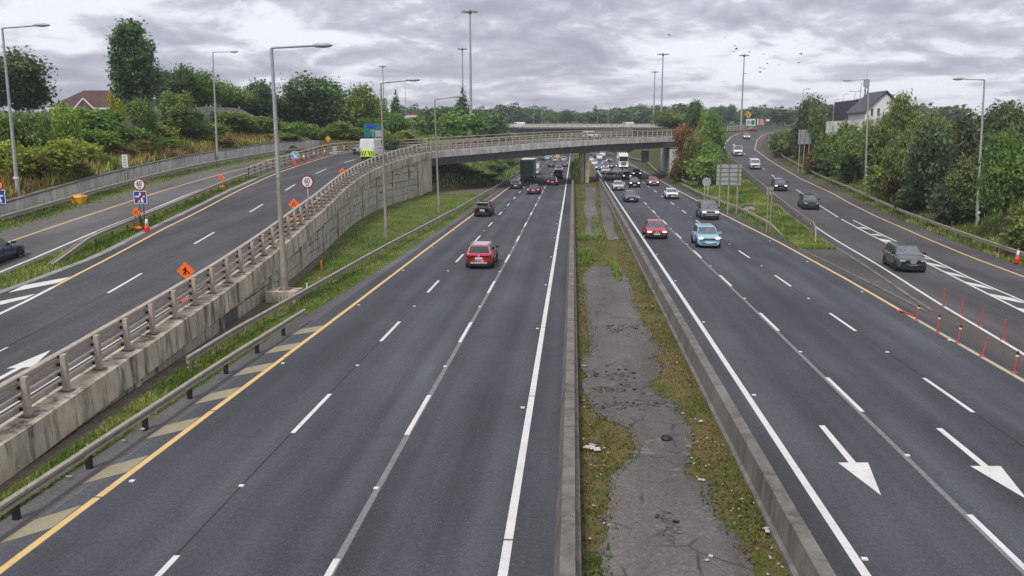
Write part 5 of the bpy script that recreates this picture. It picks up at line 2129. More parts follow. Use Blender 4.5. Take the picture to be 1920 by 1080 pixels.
def diamond(label, base, px, w, sym, m=None, bag=True, frame=True):
    c = at_sign(base, px)
    z = c[2] - base[2]
    t = thing("warning_sign", label, "road sign", (c[0], base[1], base[2]), R.uniform(-.12, .05), "diamond roadworks signs")
    mb = MB()
    mb.plate([(0, z - w), (w, z), (0, z + w), (-w, z)], 0, .02)
    mb.build("sign_plate", m or sign_orange, t)
    mb = MB()
    S_ = lambda pts: [(x * w, z + y * w) for x, y in pts]
    if sym == "narrow":
        mb.plate(S_([(-.36, -.38), (-.24, -.38), (-.1, -.02), (-.1, .36), (-.2, .36), (-.21, .0)]), -.012, -.003)
        mb.plate(S_([(.36, -.38), (.24, -.38), (.1, -.02), (.1, .36), (.2, .36), (.21, .0)][::-1]), -.012, -.003)
    elif sym == "digger":
        mb.plate(circ(.1 * w, z + .34 * w, 10, -.02 * w), -.012, -.003)
        mb.plate(S_([(-.3, .22), (.08, .26), (.16, .0), (-.05, -.12), (-.12, .05), (-.3, .08)]), -.016, -.004)
        mb.plate(S_([(-.1, -.1), (.06, -.04), (.02, -.42), (-.08, -.42)]), -.013, -.003)
        mb.plate(S_([(-.2, -.1), (-.08, -.08), (-.2, -.42), (-.3, -.42)]), -.014, -.003)
        mb.plate(S_([(.02, .2), (.34, -.1), (.3, -.16), (-.02, .12)]), -.019, -.005)
        mb.plate(S_([(.2, -.3), (.5, -.3), (.42, -.16), (.28, -.16)]), -.012, -.003)
    else:
        mb.plate(S_([(-.08, -.4), (.08, -.4), (.08, .15), (.22, .15), (0, .48), (-.22, .15), (-.08, .15)]), -.012, -.003)
    mb.build("symbol", sign_black, t)
    if frame:
        mb = MB()
        for sg in (-1, 1):
            mb.bar((sg * w * .3, .06, z - w * .35), (sg * w * .55, .25, .02), .035, .035)
            mb.bar((sg * w * .3, .06, z - w * .35), (sg * w * .45, -.2, .02), .035, .035)
        mb.build("stand", galv_dark, t)
    else:
        posts_to(t, (0,), 0, z, galv_dark)
    if bag:
        mb = MB()
        for k_ in (-.22, .2):
            mb.lathe([(.16, 0), (.22, .07), (.2, .15), (.08, .22)], 8, (k_, -.1, .01))
        q = mb.build("sandbags", sign_orange, None)
        q.parent = t
    return t


diamond("orange diamond with a digging figure behind the nearest parapet posts", RSb(351, 566), (348, 508), .42, "digger")
diamond("orange road-narrows diamond on the grass strip below the blue motorway-end sign", RSb(257, 430), (255, 398), .34, "narrow")
diamond("orange diamond at the dark parapet's start, left of the near lamp post", RSb(417, 352), (415, 333), .33, "narrow")
diamond("orange road-narrows diamond behind the parapet just right of the near lamp post", RSb(560, 413), (551, 383), .42, "narrow")
diamond("farthest orange diamond, behind the parapet near the white van", RSb(648, 347), (642, 321), .36, "narrow")
bs = RP(121.5, lerp(121.5, OY) + 1.9, .0)
diamond("small yellow diamond above the dark parapet behind the cones", (bs[0], bs[1], bs[2]), (615, 260), .42, "arrow", sign_yellow, False, False)
for px, lab in (((502, 303), "small yellow and black marker plate on the dark parapet left of the near lamp"), ((558, 288), "small yellow marker plate on the dark parapet beside the blue arrow sign")):
    s_, o_ = RS(px[0] + 1, px[1] + 14, -.1)
    b = RP(s_, o_ + .2, -.1)
    c = at_sign(b, px)
    t = thing("marker_plate", lab, "road sign", (c[0], b[1], b[2]), 0, "yellow marker plates on the dark parapet")
    z = c[2] - b[2]
    mb = MB()
    mb.plate([(-.22, z - .3), (.22, z - .3), (.22, z + .3), (-.22, z + .3)], 0, .02)
    mb.build("sign_plate", sign_yellow, t)
    mb = MB()
    for i in (-1, 0, 1):
        mb.plate([(-.2, z + i * .2 - .09), (-.05, z + i * .2 - .02), (-.05, z + i * .2 + .06), (-.2, z + i * .2 - .01)], -.01, -.002)
        mb.plate([(.2, z + i * .2 - .09), (.05, z + i * .2 - .02), (.05, z + i * .2 + .06), (.2, z + i * .2 - .01)], -.01, -.002)
    mb.build("symbol", sign_black, t)
    posts_to(t, (0,), 0, z, galv_dark)
# plate beneath the small yellow diamond
c = at_sign(bs, (627, 272))
t = thing("sign_plate_back", "small grey plate beside the small yellow diamond on the dark parapet", "road sign", (c[0], bs[1], bs[2]), 0)
mb = MB()
mb.plate([(-.3, .25), (.3, .25), (.3, 1.4), (-.3, 1.4)], 0, .02)
mb.build("panel", sign_grey, t)
posts_to(t, (0,), 0, 1.2, galv_dark)
# blue arrow disc
b = RSb(551, 309)
c = at_sign(b, (552, 291))
t = thing("keep_right_sign", "round blue sign with a white arrow at the near end of the cone line", "road sign", (c[0], b[1], b[2]), 0)
z = c[2] - b[2]
mb = MB()
mb.plate(circ(.5, z), 0, .02)
mb.build("sign_plate", sign_white, t)
mb = MB()
mb.plate(circ(.46, z), -.012, -.002)
mb.build("sign_face", sign_sky, t)
mb = MB()
mb.plate([(-.3, z + .26), (-.22, z + .34), (.14, z - .06), (.26, z + .08), (.3, z - .32), (-.1, z - .28), (.04, z - .16)], -.02, -.013)
mb.build("symbol", sign_white, t)
mb = MB()
mb.lathe([(.42, 0), (.42, .06), (.24, .1), (.14, z - .5), (.06, z - .4)], 12)
mb.build("cone_base", cone_red, t)


def cone(label, base, h=.95):
    t = thing("traffic_cone", label, "traffic cone", base, R.uniform(0, 1), "traffic cones at the roadworks")
    rr = lambda z: .19 * (1 - z / (h * 1.12)) + .015
    mb = MB()
    mb.box((0, 0, .03), (.5, .5, .06))
    mb.build("base", cone_red, t)
    for z0, z1, m in ((.06, h * .42, cone_red), (h * .42, h * .84, cone_white), (h * .84, h, cone_red)):
        mb = MB()
        mb.lathe([(rr(z0), z0), (rr(z1), z1)], 12)
        mb.build("sleeve", m, t, True)
    return t


for px, py, lab, hh in ((570, 303, "second cone from the blue arrow sign", 1.0), (589, 297, "third cone in the line along the exit ramp", 1.0), (609, 292, "fourth cone in the line, below the small yellow diamond", 1.0),
                        (628.5, 287, "fifth cone in the line along the exit ramp", 1.0), (646.5, 283, "farthest cone in the line, just left of the dark car by the van", 1.0)):
    cone(lab, RSb(px, py), hh)
cone("lone cone beside the guard rail under the 60 and motorway-end signs", RSb(276, 434), 1.0)
q = S(1907, 492)
cone("cone standing at the right edge of the photo below the guard rail", (q[0], q[1], q[2] + .005), 1.05)

# yellow grit box
b = RSb(149, 382, -.12)
t = thing("grit_box", "yellow roadside grit box in front of the left guard rail", "grit box", b, rhead(66))
mb = MB()
mb.hexa([(-.35, -.5, 0), (.35, -.5, 0), (.35, .5, 0), (-.35, .5, 0), (-.42, -.58, .55), (.42, -.58, .55), (.42, .58, .55), (-.42, .58, .55)])
mb.build("bin", sign_yellow, t)
mb = MB()
mb.hexa([(-.46, -.62, .56), (.46, -.62, .56), (.46, .62, .56), (-.46, .62, .56), (-.3, -.55, .74), (.34, -.55, .7), (.34, .55, .7), (-.3, .55, .74)])
mb.build("lid", sign_yellow, t)
# white plate on two posts in front of the left wall
s_ = min(frange(60, 110, .5), key=lambda q: abs(PX(RP(q, 21.75)) - 236.5))
b = RP(s_, 21.75, -.1)
c = at_sign(b, (234, 302))
t = thing("location_sign", "narrow white sign plate on two posts in front of the grooved concrete wall", "road sign", (c[0], b[1], b[2]), .2)
z = c[2] - b[2]
mb = MB()
mb.plate([(-.26, z - .62), (.26, z - .62), (.26, z + .62), (-.26, z + .62)], 0, .03)
mb.build("panel", sign_white, t)
mb = MB()
for i in range(4):
    mb.plate([(-.15, z - .48 + i * .27), (.13, z - .48 + i * .27), (.13, z - .34 + i * .27), (-.15, z - .34 + i * .27)], -.01, -.002)
mb.build("print", sign_grey, t)
posts_to(t, (-.1, .14), 0, z, galv_dark)
# green direction sign beyond the ramp
bx = RP(128, 15.0, 0)
c = at_sign(bx, (699, 245))
k0, k1 = at_sign(bx, (683, 257)), at_sign(bx, (715, 232))
t = thing("direction_sign", "green direction sign with a white junction arrow and pale panel behind the white van", "road sign", (c[0], bx[1], ter(c[0], bx[1])), .12)
zb = ter(c[0], bx[1])
w, z0, z1 = (k1[0] - k0[0]) / 2, k0[2] - zb, k1[2] - zb
mb = MB()
mb.plate([(-w, z0), (w, z0), (w, z1), (-w, z1)], 0, .06)
mb.build("panel", sign_green, t)
mb = MB()
mb.plate([(-w * .68, z1 - (z1 - z0) * .36), (w * .3, z1 - (z1 - z0) * .36), (w * .3, z1 - .12), (-w * .68, z1 - .12)], -.02, -.003)
mb.build("blue_panel", sign_blue, t)
mb = MB()
mb.plate([(w * .28, z0 + .05), (w * .95, z0 + .05), (w * .95, z0 + (z1 - z0) * .5), (w * .28, z0 + (z1 - z0) * .5)], -.02, -.003)
mb.build("pale_panel", sign_grey, t)
mb = MB()
zc = z0 + (z1 - z0) * .42
mb.plate([(-.07, z0 + .1), (.07, z0 + .1), (.07, zc), (-.07, zc)], -.02, -.003)
mb.plate([(-.5, zc - .05), (0, zc + .35), (.5, zc - .05), (.42, zc - .16), (0, zc + .19), (-.42, zc - .16)], -.026, -.006)
mb.build("junction_arrow", sign_grey, t)
posts_to(t, (-w * .6, w * .6), 0, z0 + .3, galv_dark, .08, .1)


# backs of signs facing the other way, right side
def signback(label, pxl, pxr, yt, yb, ybase, Y, nposts, ncol, nrow, pw=.13, name="road_sign", gz=None):
    cx = (pxl + pxr) / 2
    a, b_ = AtY(pxl, yb, Y), AtY(pxr, yt, Y)
    gx = (a[0] + b_[0]) / 2
    zb = ter(gx, Y) if gz is None else gz
    t = thing(name, label, "road sign", (gx, Y, zb), 0, "backs of road signs on the inbound side")
    w, z0, z1 = (b_[0] - a[0]) / 2, a[2] - zb, b_[2] - zb
    for i in range(nrow):
        mb = MB()
        e0, e1 = z0 + (z1 - z0) * i / nrow, z0 + (z1 - z0) * (i + 1) / nrow - .025
        mb.plate([(-w, e0), (w, e0), (w, e1), (-w, e1)], 0, .04)
        mb.build("panel", sign_grey, t)
    for i in range(nrow + 1):
        e0 = z0 + (z1 - z0) * i / nrow
        mb = MB()
        mb.bar((-w, -.03, e0), (w, -.03, e0), .05, .04)
        mb.build("rib", galv_dark, t)
    for i in range(nposts):
        x = -w + 2 * w * (i + .5) / nposts if nposts != 3 else (-w * .72, 0, w * .72)[i]
        g = ter(gx + x, Y) - zb
        mb = MB()
        mb.box((x, -.07, (g - .3 + z1) / 2), (pw, pw * .75, z1 - g + .3))
        mb.build("post", galv, t)
        mb = MB()
        mb.box((x, -.13, (z0 + z1) / 2), (pw * .5, .04, z1 - z0))
        mb.build("rib", galv_dark, t)
    return t


Ys = 100.0
signback("large grey back of a sign on three posts on the right grass bank", 1343, 1391, 307, 347, 364, Ys, 3, 3, 5)
Y1 = 104.0
a = AtY(1325, 341, Y1)
zb = ter(a[0], Y1)
t = thing("road_sign", "round grey sign back on two posts left of the large grey sign back", "road sign", (a[0], Y1, zb), 0, "backs of road signs on the inbound side")
mb = MB()
mb.plate(circ(.52, a[2] - zb), 0, .03)
mb.build("panel", sign_grey, t)
posts_to(t, (-.2, .2), -.2, a[2] - zb, galv, .045, -.06)
signback("small grey sign back on two posts beside the entry slip guard rail", 1437, 1451, 349, 366, 399, 82.0, 2, 1, 2, .07)
signback("tall grey sign back on three posts above the entry slip's right guard rail", 1496, 1522, 243, 270, 303, 160.0, 3, 3, 6)
signback("grey sign back under the right end of the flyover", 1202, 1217, 283, 303, 315, 178.0, 2, 1, 3)
q = S(1575, 342)
t = thing("small_sign", "small white sign on a thick grey post behind the right guard rail", "road sign", (q[0], q[1] + 1.5, ter(q[0], q[1] + 1.5)), 0)
c = AtY(1574, 311, q[1] + 1.5)
z = c[2] - ter(q[0], q[1] + 1.5)
mb = MB()
mb.plate([(-.35, z - .4), (.3, z - .4), (.3, z + .42), (-.35, z + .42)], 0, .08)
mb.build("panel", sign_white, t)
posts_to(t, (0,), -.1, z - .3, sign_grey, .12, .06)
# far signs at the top of the slip
Yk = 352
zk = zs(Yk)
for pxl, pxr, yt, yb, lab, mm_ in ((1399, 1417, 223, 236, "pale map-like sign board at the top of the entry slip", sign_white), (1419, 1445, 221, 236, "colourful billboard at the top of the entry slip", dark_clad)):
    a, b_ = AtY(pxl, yb, Yk), AtY(pxr, yt, Yk)
    t = thing("billboard", lab, "billboard", ((a[0] + b_[0]) / 2, Yk, zk - .2), 0)
    w, z0, z1 = (b_[0] - a[0]) / 2, a[2] - zk + .2, b_[2] - zk + .2
    mb = MB()
    mb.plate([(-w, z0), (w, z0), (w, z1), (-w, z1)], 0, .25)
    mb.build("panel", mm_, t)
    mb = MB()
    if mm_ is sign_white:
        mb.plate(circ(w * .4, (z0 + z1) / 2, 14, -w * .4), -.05, -.01)
        mb.build("print", sign_grey, t)
        mb = MB()
        mb.plate([(w * .1, z0 + .4), (w * .8, z0 + .4), (w * .8, z1 - .5), (w * .1, z1 - .5)], -.05, -.01)
        mb.build("print", sign_green, t)
    else:
        mb.plate([(-w * .7, z0 + .6), (-w * .2, z0 + .2), (w * .15, z0 + .5), (-w * .1, z1 - .4), (-w * .6, z1 - .3)], -.05, -.01)
        mb.build("print", M_plain("print_pink", (.6, .25, .2), .5), t)
        mb = MB()
        mb.plate([(w * .3, z0 + 1.8), (w * .85, z0 + 1.8), (w * .85, z1 - .5), (w * .3, z1 - .5)], -.05, -.01)
        mb.plate([(-w * .98, z0 + .3), (-w * .8, z0 + .3), (-w * .8, z1 - .3), (-w * .98, z1 - .3)], -.05, -.01)
        mb.build("print", sign_white, t)
    posts_to(t, (-w * .7, w * .7), -.5, z0 + .2, galv_dark, .12, .12)
a = AtY(1403, 215, 345)
t = thing("yellow_diamond_sign", "yellow diamond sign above the billboards at the top of the entry slip", "road sign", (a[0], 345, zs(345)), 0)
z = a[2] - zs(345)
mb = MB()
mb.plate([(0, z - 1.3), (1.3, z), (0, z + 1.3), (-1.3, z)], 0, .06)
mb.build("sign_plate", sign_yellow, t)
mb = MB()
mb.plate([(-.2, z - .5), (.2, z - .5), (.25, z + .5), (-.25, z + .5)], -.04, -.005)
mb.build("symbol", sign_black, t)
posts_to(t, (0,), 0, z, galv_dark, .08, .1)
# junction fence at the top of the slip
t = thing("junction_fence", "low pale fence beside the junction left of the billboards", "fence")
aa, bb = AtY(1364, 240, 318), AtY(1400, 238, 330)
for i in range(6):
    p0, p1 = aa + (bb - aa) * (i / 6), aa + (bb - aa) * ((i + .97) / 6)
    mb = MB()
    for dz in (-.9, -.2, .5):
        mb.bar((p0[0], p0[1], p0[2] + dz), (p1[0], p1[1], p1[2] + dz), .12, .4)
    mb.box((p0[0], p0[1], p0[2] - .3), (.2, .2, 2.2))
    mb.build("panel", rail_tan, t)

# ------------------------------------------------------------------ red bollards
def bollard(label, base, h, tilt, bands=True):
    t = thing("bollard", label, "bollard", base, 0, "red flexible bollards on the gore")
    u = Vector((tilt[0], tilt[1], 1)).normalized()
    mb = MB()
    mb.lathe([(.13, 0), (.12, .03), (.07, .05)], 10)
    mb.tube([u * .03, u * h], [.044, .04], 9)
    mb.build("tube", bollard_red, t, False)
    if bands:
        for f, m in ((.74, cone_white), (.87, sign_black)):
            mb = MB()
            mb.tube([u * (h * f), u * (h * (f + .075))], .056, 9)
            mb.build("band", m, t)
    return t


for px, py, tx, ty, lab, tl in ((1717, 601, 1724, 570, "banded bollard at the tip of the gore by the fallen bollard", 1), (1757, 623, 1763, 589, "second banded bollard on the inbound yellow line side", 1), (1795, 643, 1803, 608, "third banded bollard on the inbound yellow line side", 1),
                                (1841, 668, 1853, 632, "plain dark leaning bollard on the inbound yellow line side", 0), (1902, 699, 1909, 658, "banded bollard nearest the camera at the right edge", 1),
                                (1769, 574, 1771, 541, "plain bollard on the slip's white line, farthest of that row", 0), (1803, 590, 1806, 558, "plain bollard on the slip's white line, second of that row", 0),
                                (1839, 612, 1843, 577, "plain bollard on the slip's white line, third of that row", 0), (1880, 637, 1886, 599, "plain bollard on the slip's white line, nearest of that row", 0)):
    b = G(px, py, .01)
    e = AtY(tx, ty, b[1])
    bollard(lab, tuple(b), e[2] - b[2], ((e[0] - b[0]) / (e[2] - b[2]), 0), bool(tl))
b = G(1686, 582, .06)
t = thing("bollard", "fallen red bollard lying flat beside the gore's tip", "bollard", tuple(b), 0, "red flexible bollards on the gore")
e = G(1708, 590, .06)
mb = MB()
mb.tube([(0, 0, 0), (e[0] - b[0], e[1] - b[1], 0)], [.05, .045], 9)
mb.tube([(.1, -.25, 0), (e[0] - b[0] + .05, e[1] - b[1] - .25, -.01)], [.04, .04], 9)
mb.lathe([(.12, -.05), (.1, 0), (.06, .03)], 9)
mb.build("tube", bollard_red, t)
# verge marker posts
for px, py, m1, m2, lab in ((603, 508, sign_orange, sign_orange, "orange marker stake in the grass verge"), (576, 548, cone_white, post_dark, "white marker post with dark cap behind the verge guard rail")):
    b = G(px, py, .03)
    t = thing("marker_post", lab, "marker post", tuple(b))
    mb = MB()
    mb.box((0, 0, .3), (.09, .05, .6))
    mb.build("post", m1, t)
    mb = MB()
    mb.box((0, 0, .66), (.13, .08, .12))
    mb.build("cap", m2, t)
# concrete drain headwall in the right grass bank
a = G(1402, 388, .55)
t = thing("drain_headwall", "pale concrete drain slab set in the right grass bank", "drain cover", (a[0], a[1], ter(a[0], a[1])), .35)
mb = MB()
mb.hexa([(-1.6, -1.0, -.1), (.8, -.6, -.1), (1.5, .9, .0), (.2, 1.0, .0), (-1.6, -1.0, .06), (.8, -.6, .1), (1.3, .9, .35), (.2, 1.0, .35)])
mb.build("slab", concrete_light, t)
mb = MB()
mb.bar((-1.6, -.8, .1), (.2, 1.15, .5), .12, .2)
mb.bar((.2, 1.15, .5), (1.5, 1.0, .42), .12, .2)
mb.build("edge", concrete_dark, t)

# ------------------------------------------------------------------ birds
BL = ["left bird of the leading pair high above the flyover", "right bird of the leading pair high above the flyover", "lone bird high above the mast over the yellow diamond", "topmost of the three birds just left of that mast's lantern",
      "lowest of the three birds just left of the mast's lantern", "middle of the three birds just left of the mast's lantern", "bird just right of the mast's lantern ring", "bird farther right of the mast's lantern ring", "large bird with raised wings, rightmost of the flock's upper row",
      "upper right bird of the small cluster below the flock's middle", "topmost left bird of the small cluster below the flock's middle", "middle bird of the small cluster below the flock's middle", "lowest bird of the small cluster below the flock's middle",
      "bird between the small cluster and the rightmost one", "rightmost bird of the flock's lower row", "lowest bird, near the mast's pole"]
for i, (px, py) in enumerate([(1255, 66), (1264, 69), (1360, 70), (1378, 85), (1376, 97), (1381, 92), (1405, 98), (1432, 102), (1502, 101), (1439, 119), (1425, 127), (1433, 129), (1426, 135), (1461, 122), (1497, 118), (1398, 138)]):
    Y = R.uniform(120, 170)
    a = AtY(px, py, Y)
    t = thing("bird", BL[i], "bird", tuple(a), R.uniform(0, 6.28), "birds flying over the junction")
    mb = MB()
    mb.tube([(0, -.22, 0), (0, -.08, 0), (0, .12, 0), (0, .22, .02), (0, .28, .01)], [.015, .06, .06, .035, .01], 6)
    mb.build("body", black, t, True)
    u = R.uniform(-.05, .28)
    for sg in (-1, 1):
        mb = MB()
        mb.add([(0, .08, .02), (sg * .16, .1, u * .45), (sg * .36, -.03, u * .7), (sg * .18, -.07, u * .45), (0, -.08, .02)], [(0, 1, 3, 4), (1, 2, 3)])
        mb.add([(0, .08, .035), (sg * .16, .1, u * .45 + .015), (sg * .36, -.03, u * .7), (sg * .18, -.07, u * .45 + .015), (0, -.08, .035)], [(4, 3, 1, 0), (3, 2, 1)])
        mb.build("wing", black, t)

# ================================================================== VEHICLES
def paint(name, c, metal=.25, rough=.32):
    return M_plain("paint_" + name, c, rough, metal if max(c) < .4 else 0.0, .06, 1.5, .7)


PAINT = dict(red=(.52, .012, .02), red2=(.42, .018, .025), lightred=(.48, .1, .08), blue=(.3, .52, .68), black=(.012, .013, .016), dark=(.03, .034, .04), grey=(.22, .235, .23), greygreen=(.085, .11, .11), white=(.78, .79, .78),
             silver=(.48, .51, .52), cream=(.74, .74, .6), navy=(.015, .025, .09), bronze=(.3, .2, .12), smallblue=(.08, .3, .5), yellow=(.75, .42, .05), midgrey=(.12, .13, .13), palesilver=(.6, .64, .63), skyblue=(.2, .27, .55), purple=(.27, .22, .33), darkred=(.12, .02, .03))
SPEC = dict(
    hatch=dict(L=4.2, W=1.8, H=1.5, belt=.95, hood=.9, wb=1.15, wl=.72, rt=.5, rb=.14, cb=.9, ct=.7),
    saloon=dict(L=4.7, W=1.85, H=1.45, belt=.93, hood=.88, wb=1.4, wl=.8, rt=1.3, rb=.6, cb=.89, ct=.68),
    suv=dict(L=4.45, W=1.88, H=1.64, belt=1.06, hood=1.02, wb=1.12, wl=.74, rt=.5, rb=.14, cb=.91, ct=.72),
    mpv=dict(L=4.75, W=1.9, H=1.86, belt=1.14, hood=1.08, wb=.95, wl=.72, rt=.18, rb=.06, cb=.94, ct=.8),
    van=dict(L=5.6, W=2.05, H=2.42, belt=1.4, hood=1.22, wb=.8, wl=.62, rt=.08, rb=.02, cb=.97, ct=.88),
    smallvan=dict(L=4.5, W=1.86, H=1.84, belt=1.12, hood=1.06, wb=1.0, wl=.72, rt=.1, rb=.03, cb=.95, ct=.84))


def wheel_meshes(r, w):
    mb = MB()
    n = 16
    vs, fs = [], []
    prof = [(r * .62, w / 2), (r * .94, w / 2), (r, w / 2 - .04), (r, -w / 2 + .04), (r * .94, -w / 2), (r * .62, -w / 2)]
    for rr, x in prof:
        for k in range(n):
            q = 2 * PI * k / n
            vs.append((x, rr * math.cos(q), rr * math.sin(q)))
    for i in range(len(prof) - 1):
        for k in range(n):
            fs.append((i * n + k, i * n + (k + 1) % n, (i + 1) * n + (k + 1) % n, (i + 1) * n + k))
    mb.add(vs, fs)
    ty = mb.mesh("wheel", rubber, True)
    mb = MB()
    ang = [2 * PI * k / 10 for k in range(10)]
    for x in (w / 2 - .03, -w / 2 + .03):
        mb.cm = 0
        mb.add([(x, 0, 0)] + [(x, math.cos(a) * r * .63, math.sin(a) * r * .63) for a in ang], [(0, i + 1, (i + 1) % 10 + 1) for i in range(10)])
        mb.cm = 1
        sx = .012 if x > 0 else -.012
        for i in range(5):
            a = 2 * PI * i / 5 + .3
            mb.add([(x + sx, math.cos(a - .17) * r * .28, math.sin(a - .17) * r * .28), (x + sx, math.cos(a - .2) * r * .56, math.sin(a - .2) * r * .56), (x + sx, math.cos(a + .2) * r * .56, math.sin(a + .2) * r * .56), (x + sx, math.cos(a + .17) * r * .28, math.sin(a + .17) * r * .28)], [(0, 1, 2, 3)])
    rim = mb.mesh("rim", [rim_mat, black], False)
    return ty, rim


WH = {r: wheel_meshes(r, .23) for r in (.33, .36)}
WH[.5] = wheel_meshes(.5, .3)


def wheel(root, x, y, r):
    a = link_mesh("wheel", WH[r][0], root, (x, y, r))
    b = link_mesh("rim", WH[r][1], a)


def quad_patch(corners, u0, u1, v0, v1, off, m, name, parent, centre):
    """panel laid just proud of a bilinear face; corners: base a, base b, top b, top a"""
    a, b, c, d = [Vector(q) for q in corners]

    def P(u, v):
        return (a.lerp(b, u)).lerp(d.lerp(c, u), v)
    n = (b - a).cross(d - a).normalized()
    if n.dot((a + b + c + d) / 4 - Vector(centre)) < 0:
        n = -n
    p = [P(u0, v0), P(u1, v0), P(u1, v1), P(u0, v1)]
    mb = MB()
    mb.hexa([q - n * .02 for q in p] + [q + n * off for q in p])
    return mb.build(name, m, parent)


def car(label, kind, col, loc, heading, detail=2, lit=False, brake=False, clad=False, rails=False, pale_ws=True, group="vehicles on the motorway and its slip roads", cat=None, wheels_c=None, mod=None, bump=None, name=None, roofcol=None):
    sp = dict(SPEC[kind])
    if mod:
        sp.update(mod)
    L, W, H, belt, hood = sp["L"], sp["W"], sp["H"], sp["belt"], sp["hood"]
    hw = W / 2
    f, r = L / 2, -L / 2
    cat = cat or ("van" if "van" in kind else "car")
    t = thing(name or ("van" if "van" in kind else "car"), label, cat, loc, heading, group)
    m = paint(col, PAINT[col])
    van = kind in ("van", "smallvan", "mpv")
    st = [(r, .42, belt - .12, .84), (r + .06, .34, belt - .04, .9), (r + .18, .27, belt, .955), (r + .6, .23, belt, 1.0), (0, .2, belt, 1.0), (f - sp["wb"] + .05, .2, belt - .01, 1.0),
          (f - sp["wb"] * .55, .2, (belt * .35 + hood * .65), .985), (f - .32, .22, hood - .05, .96), (f - .1, .27, hood - .14, .9), (f, .36, hood - .3, .8)]
    rows = []
    for y, zl, zt, k in st:
        w = hw * k
        h = zt - zl
        half = [(0, zl), (w * .86, zl), (w * .985, zl + .1 * h), (w, zl + .45 * h), (w * .985, zt - .2 * h), (w * .94, zt - .05 * h), (w * .82, zt), (0, zt + .025)]
        ring_ = half + [(-x, z) for x, z in half[-2:0:-1]]
        rows.append([(x, y, z) for x, z in ring_])
    mb = MB()
    n = len(rows[0])
    vs = [p for q in rows for p in q]
    fs = [(i * n + k, i * n + (k + 1) % n, (i + 1) * n + (k + 1) % n, (i + 1) * n + k) for i in range(len(rows) - 1) for k in range(n)]
    fs += [tuple(range(n)), tuple((len(rows) - 1) * n + k for k in range(n))[::-1]]
    mb.add(vs, fs)
    body = mb.build("body", m, t, detail > 0)
    if detail > 1:
        md = body.modifiers.new("s", "SUBSURF")
        md.levels = md.render_levels = 1
    # cabin
    yb0, yb1 = r + sp["rb"], f - sp["wb"]
    yt0, yt1 = r + sp["rt"], f - sp["wb"] - sp["wl"]
    cb, ct = hw * sp["cb"], hw * sp["ct"]
    zb, zt = belt - .03, H - .05
    base = [(-cb, yb0, zb), (cb, yb0, zb), (cb, yb1, zb), (-cb, yb1, zb)]
    top = [(-ct, yt0, zt), (ct, yt0, zt), (ct, yt1, zt - .02), (-ct, yt1, zt - .02)]
    k = .84
    cap = [(x * k, (yt0 + yt1) / 2 + (y - (yt0 + yt1) / 2) * .93, H) for x, y, z in top]
    mb = MB()
    mb.add(base + top + cap, [(0, 1, 5, 4), (1, 2, 6, 5), (2, 3, 7, 6), (3, 0, 4, 7), (4, 5, 9, 8), (5, 6, 10, 9), (6, 7, 11, 10), (7, 4, 8, 11), (8, 9, 10, 11)])
    mb.build("cabin", m, t)
    if roofcol:
        mb = MB()
        q_ = [(x * .97, y, z + .012) for x, y, z in cap]
        mb.hexa([(x, y, z - .03) for x, y, z in q_] + q_)
        mb.build("roof", paint(roofcol, PAINT[roofcol]), t)
    cen = (0, (yb0 + yb1) / 2, (zb + zt) / 2)
    wsm = glass_pale if pale_ws else glass
    quad_patch((base[2], base[3], top[3], top[2]), .035, .965, .06, .96, .012, wsm, "windscreen", t, cen)
    if kind not in ("van", "smallvan"):
        quad_patch((base[0], base[1], top[1], top[0]), .06, .94, .1, .94, .012, glass, "rear_window", t, cen)
    for sd in (0, 1):
        q = (base[1], base[2], top[2], top[1]) if sd else (base[0], base[3], top[3], top[0])
        if kind in ("van", "smallvan"):
            quad_patch(q, .76, .95, .12, .86, .012, glass, "side_window", t, cen)
        else:
            quad_patch(q, .52, .96, .06, .94, .012, glass, "side_window", t, cen)
            quad_patch(q, .06, .49, .06, .94, .012, glass, "side_window", t, cen)
    wr = .36 if kind in ("suv", "van", "mpv") else .33
    yw0, yw1 = r + L * .19, f - L * .185
    for sd in (-1, 1):
        for y in (yw0, yw1):
            if detail > 0:
                mb = MB()
                nn = 14
                x0 = sd * (hw - .06)
                x1 = sd * (hw + .006)
                ps = [(y + math.cos(2 * PI * i / nn) * (wr + .055), wr + math.sin(2 * PI * i / nn) * (wr + .055)) for i in range(nn)]
                mb.add([(x0, a, max(b, .2)) for a, b in ps] + [(x1, a, max(b, .2)) for a, b in ps], [tuple(range(nn)), tuple(range(nn, 2 * nn))] + [(i, (i + 1) % nn, (i + 1) % nn + nn, i + nn) for i in range(nn)])
                mb.build("wheel_arch", black, t)
            wheel(t, sd * (hw - .08), y, wr)
        # lights
        mb = MB()
        mb.box((sd * hw * .7, f - .085, hood - .215), (hw * .35, .17, .1 if not van else .14), -sd * .32)
        mb.build("headlight", lamp_lit if lit else lamp_clear, t)
        mb = MB()
        mb.box((sd * hw * .78, r + .06, belt - .17 if not van else belt - .05), (hw * .3 if not van else .16, .16, .17 if not van else .42), sd * .25)
        mb.build("tail_light", brake_glow if brake else tail_red, t)
        if detail > 1:
            for y in (f - sp["wb"] - .25, -.15 * L / 4.4, yw0 + wr + .22):
                mb = MB()
                mb.box((sd * (hw - .012), y, (belt + .38) / 2 - .02), (.03, .022, belt - .46))
                mb.build("door_seam", black, t)
            for y in (.12 * L / 4.4, yw0 + wr + .36):
                mb = MB()
                mb.box((sd * (hw - .0), y, belt - .2), (.035, .19, .035))
                mb.build("door_handle", m, t)
        # mirrors
        mb = MB()
        mb.box((sd * (hw + .06), yb1 - .12, belt + .1 if kind != "van" else belt + .18), (.22, .13, .15 if kind != "van" else .32))
        mb.build("wing_mirror", black if (clad or van) else m, t)
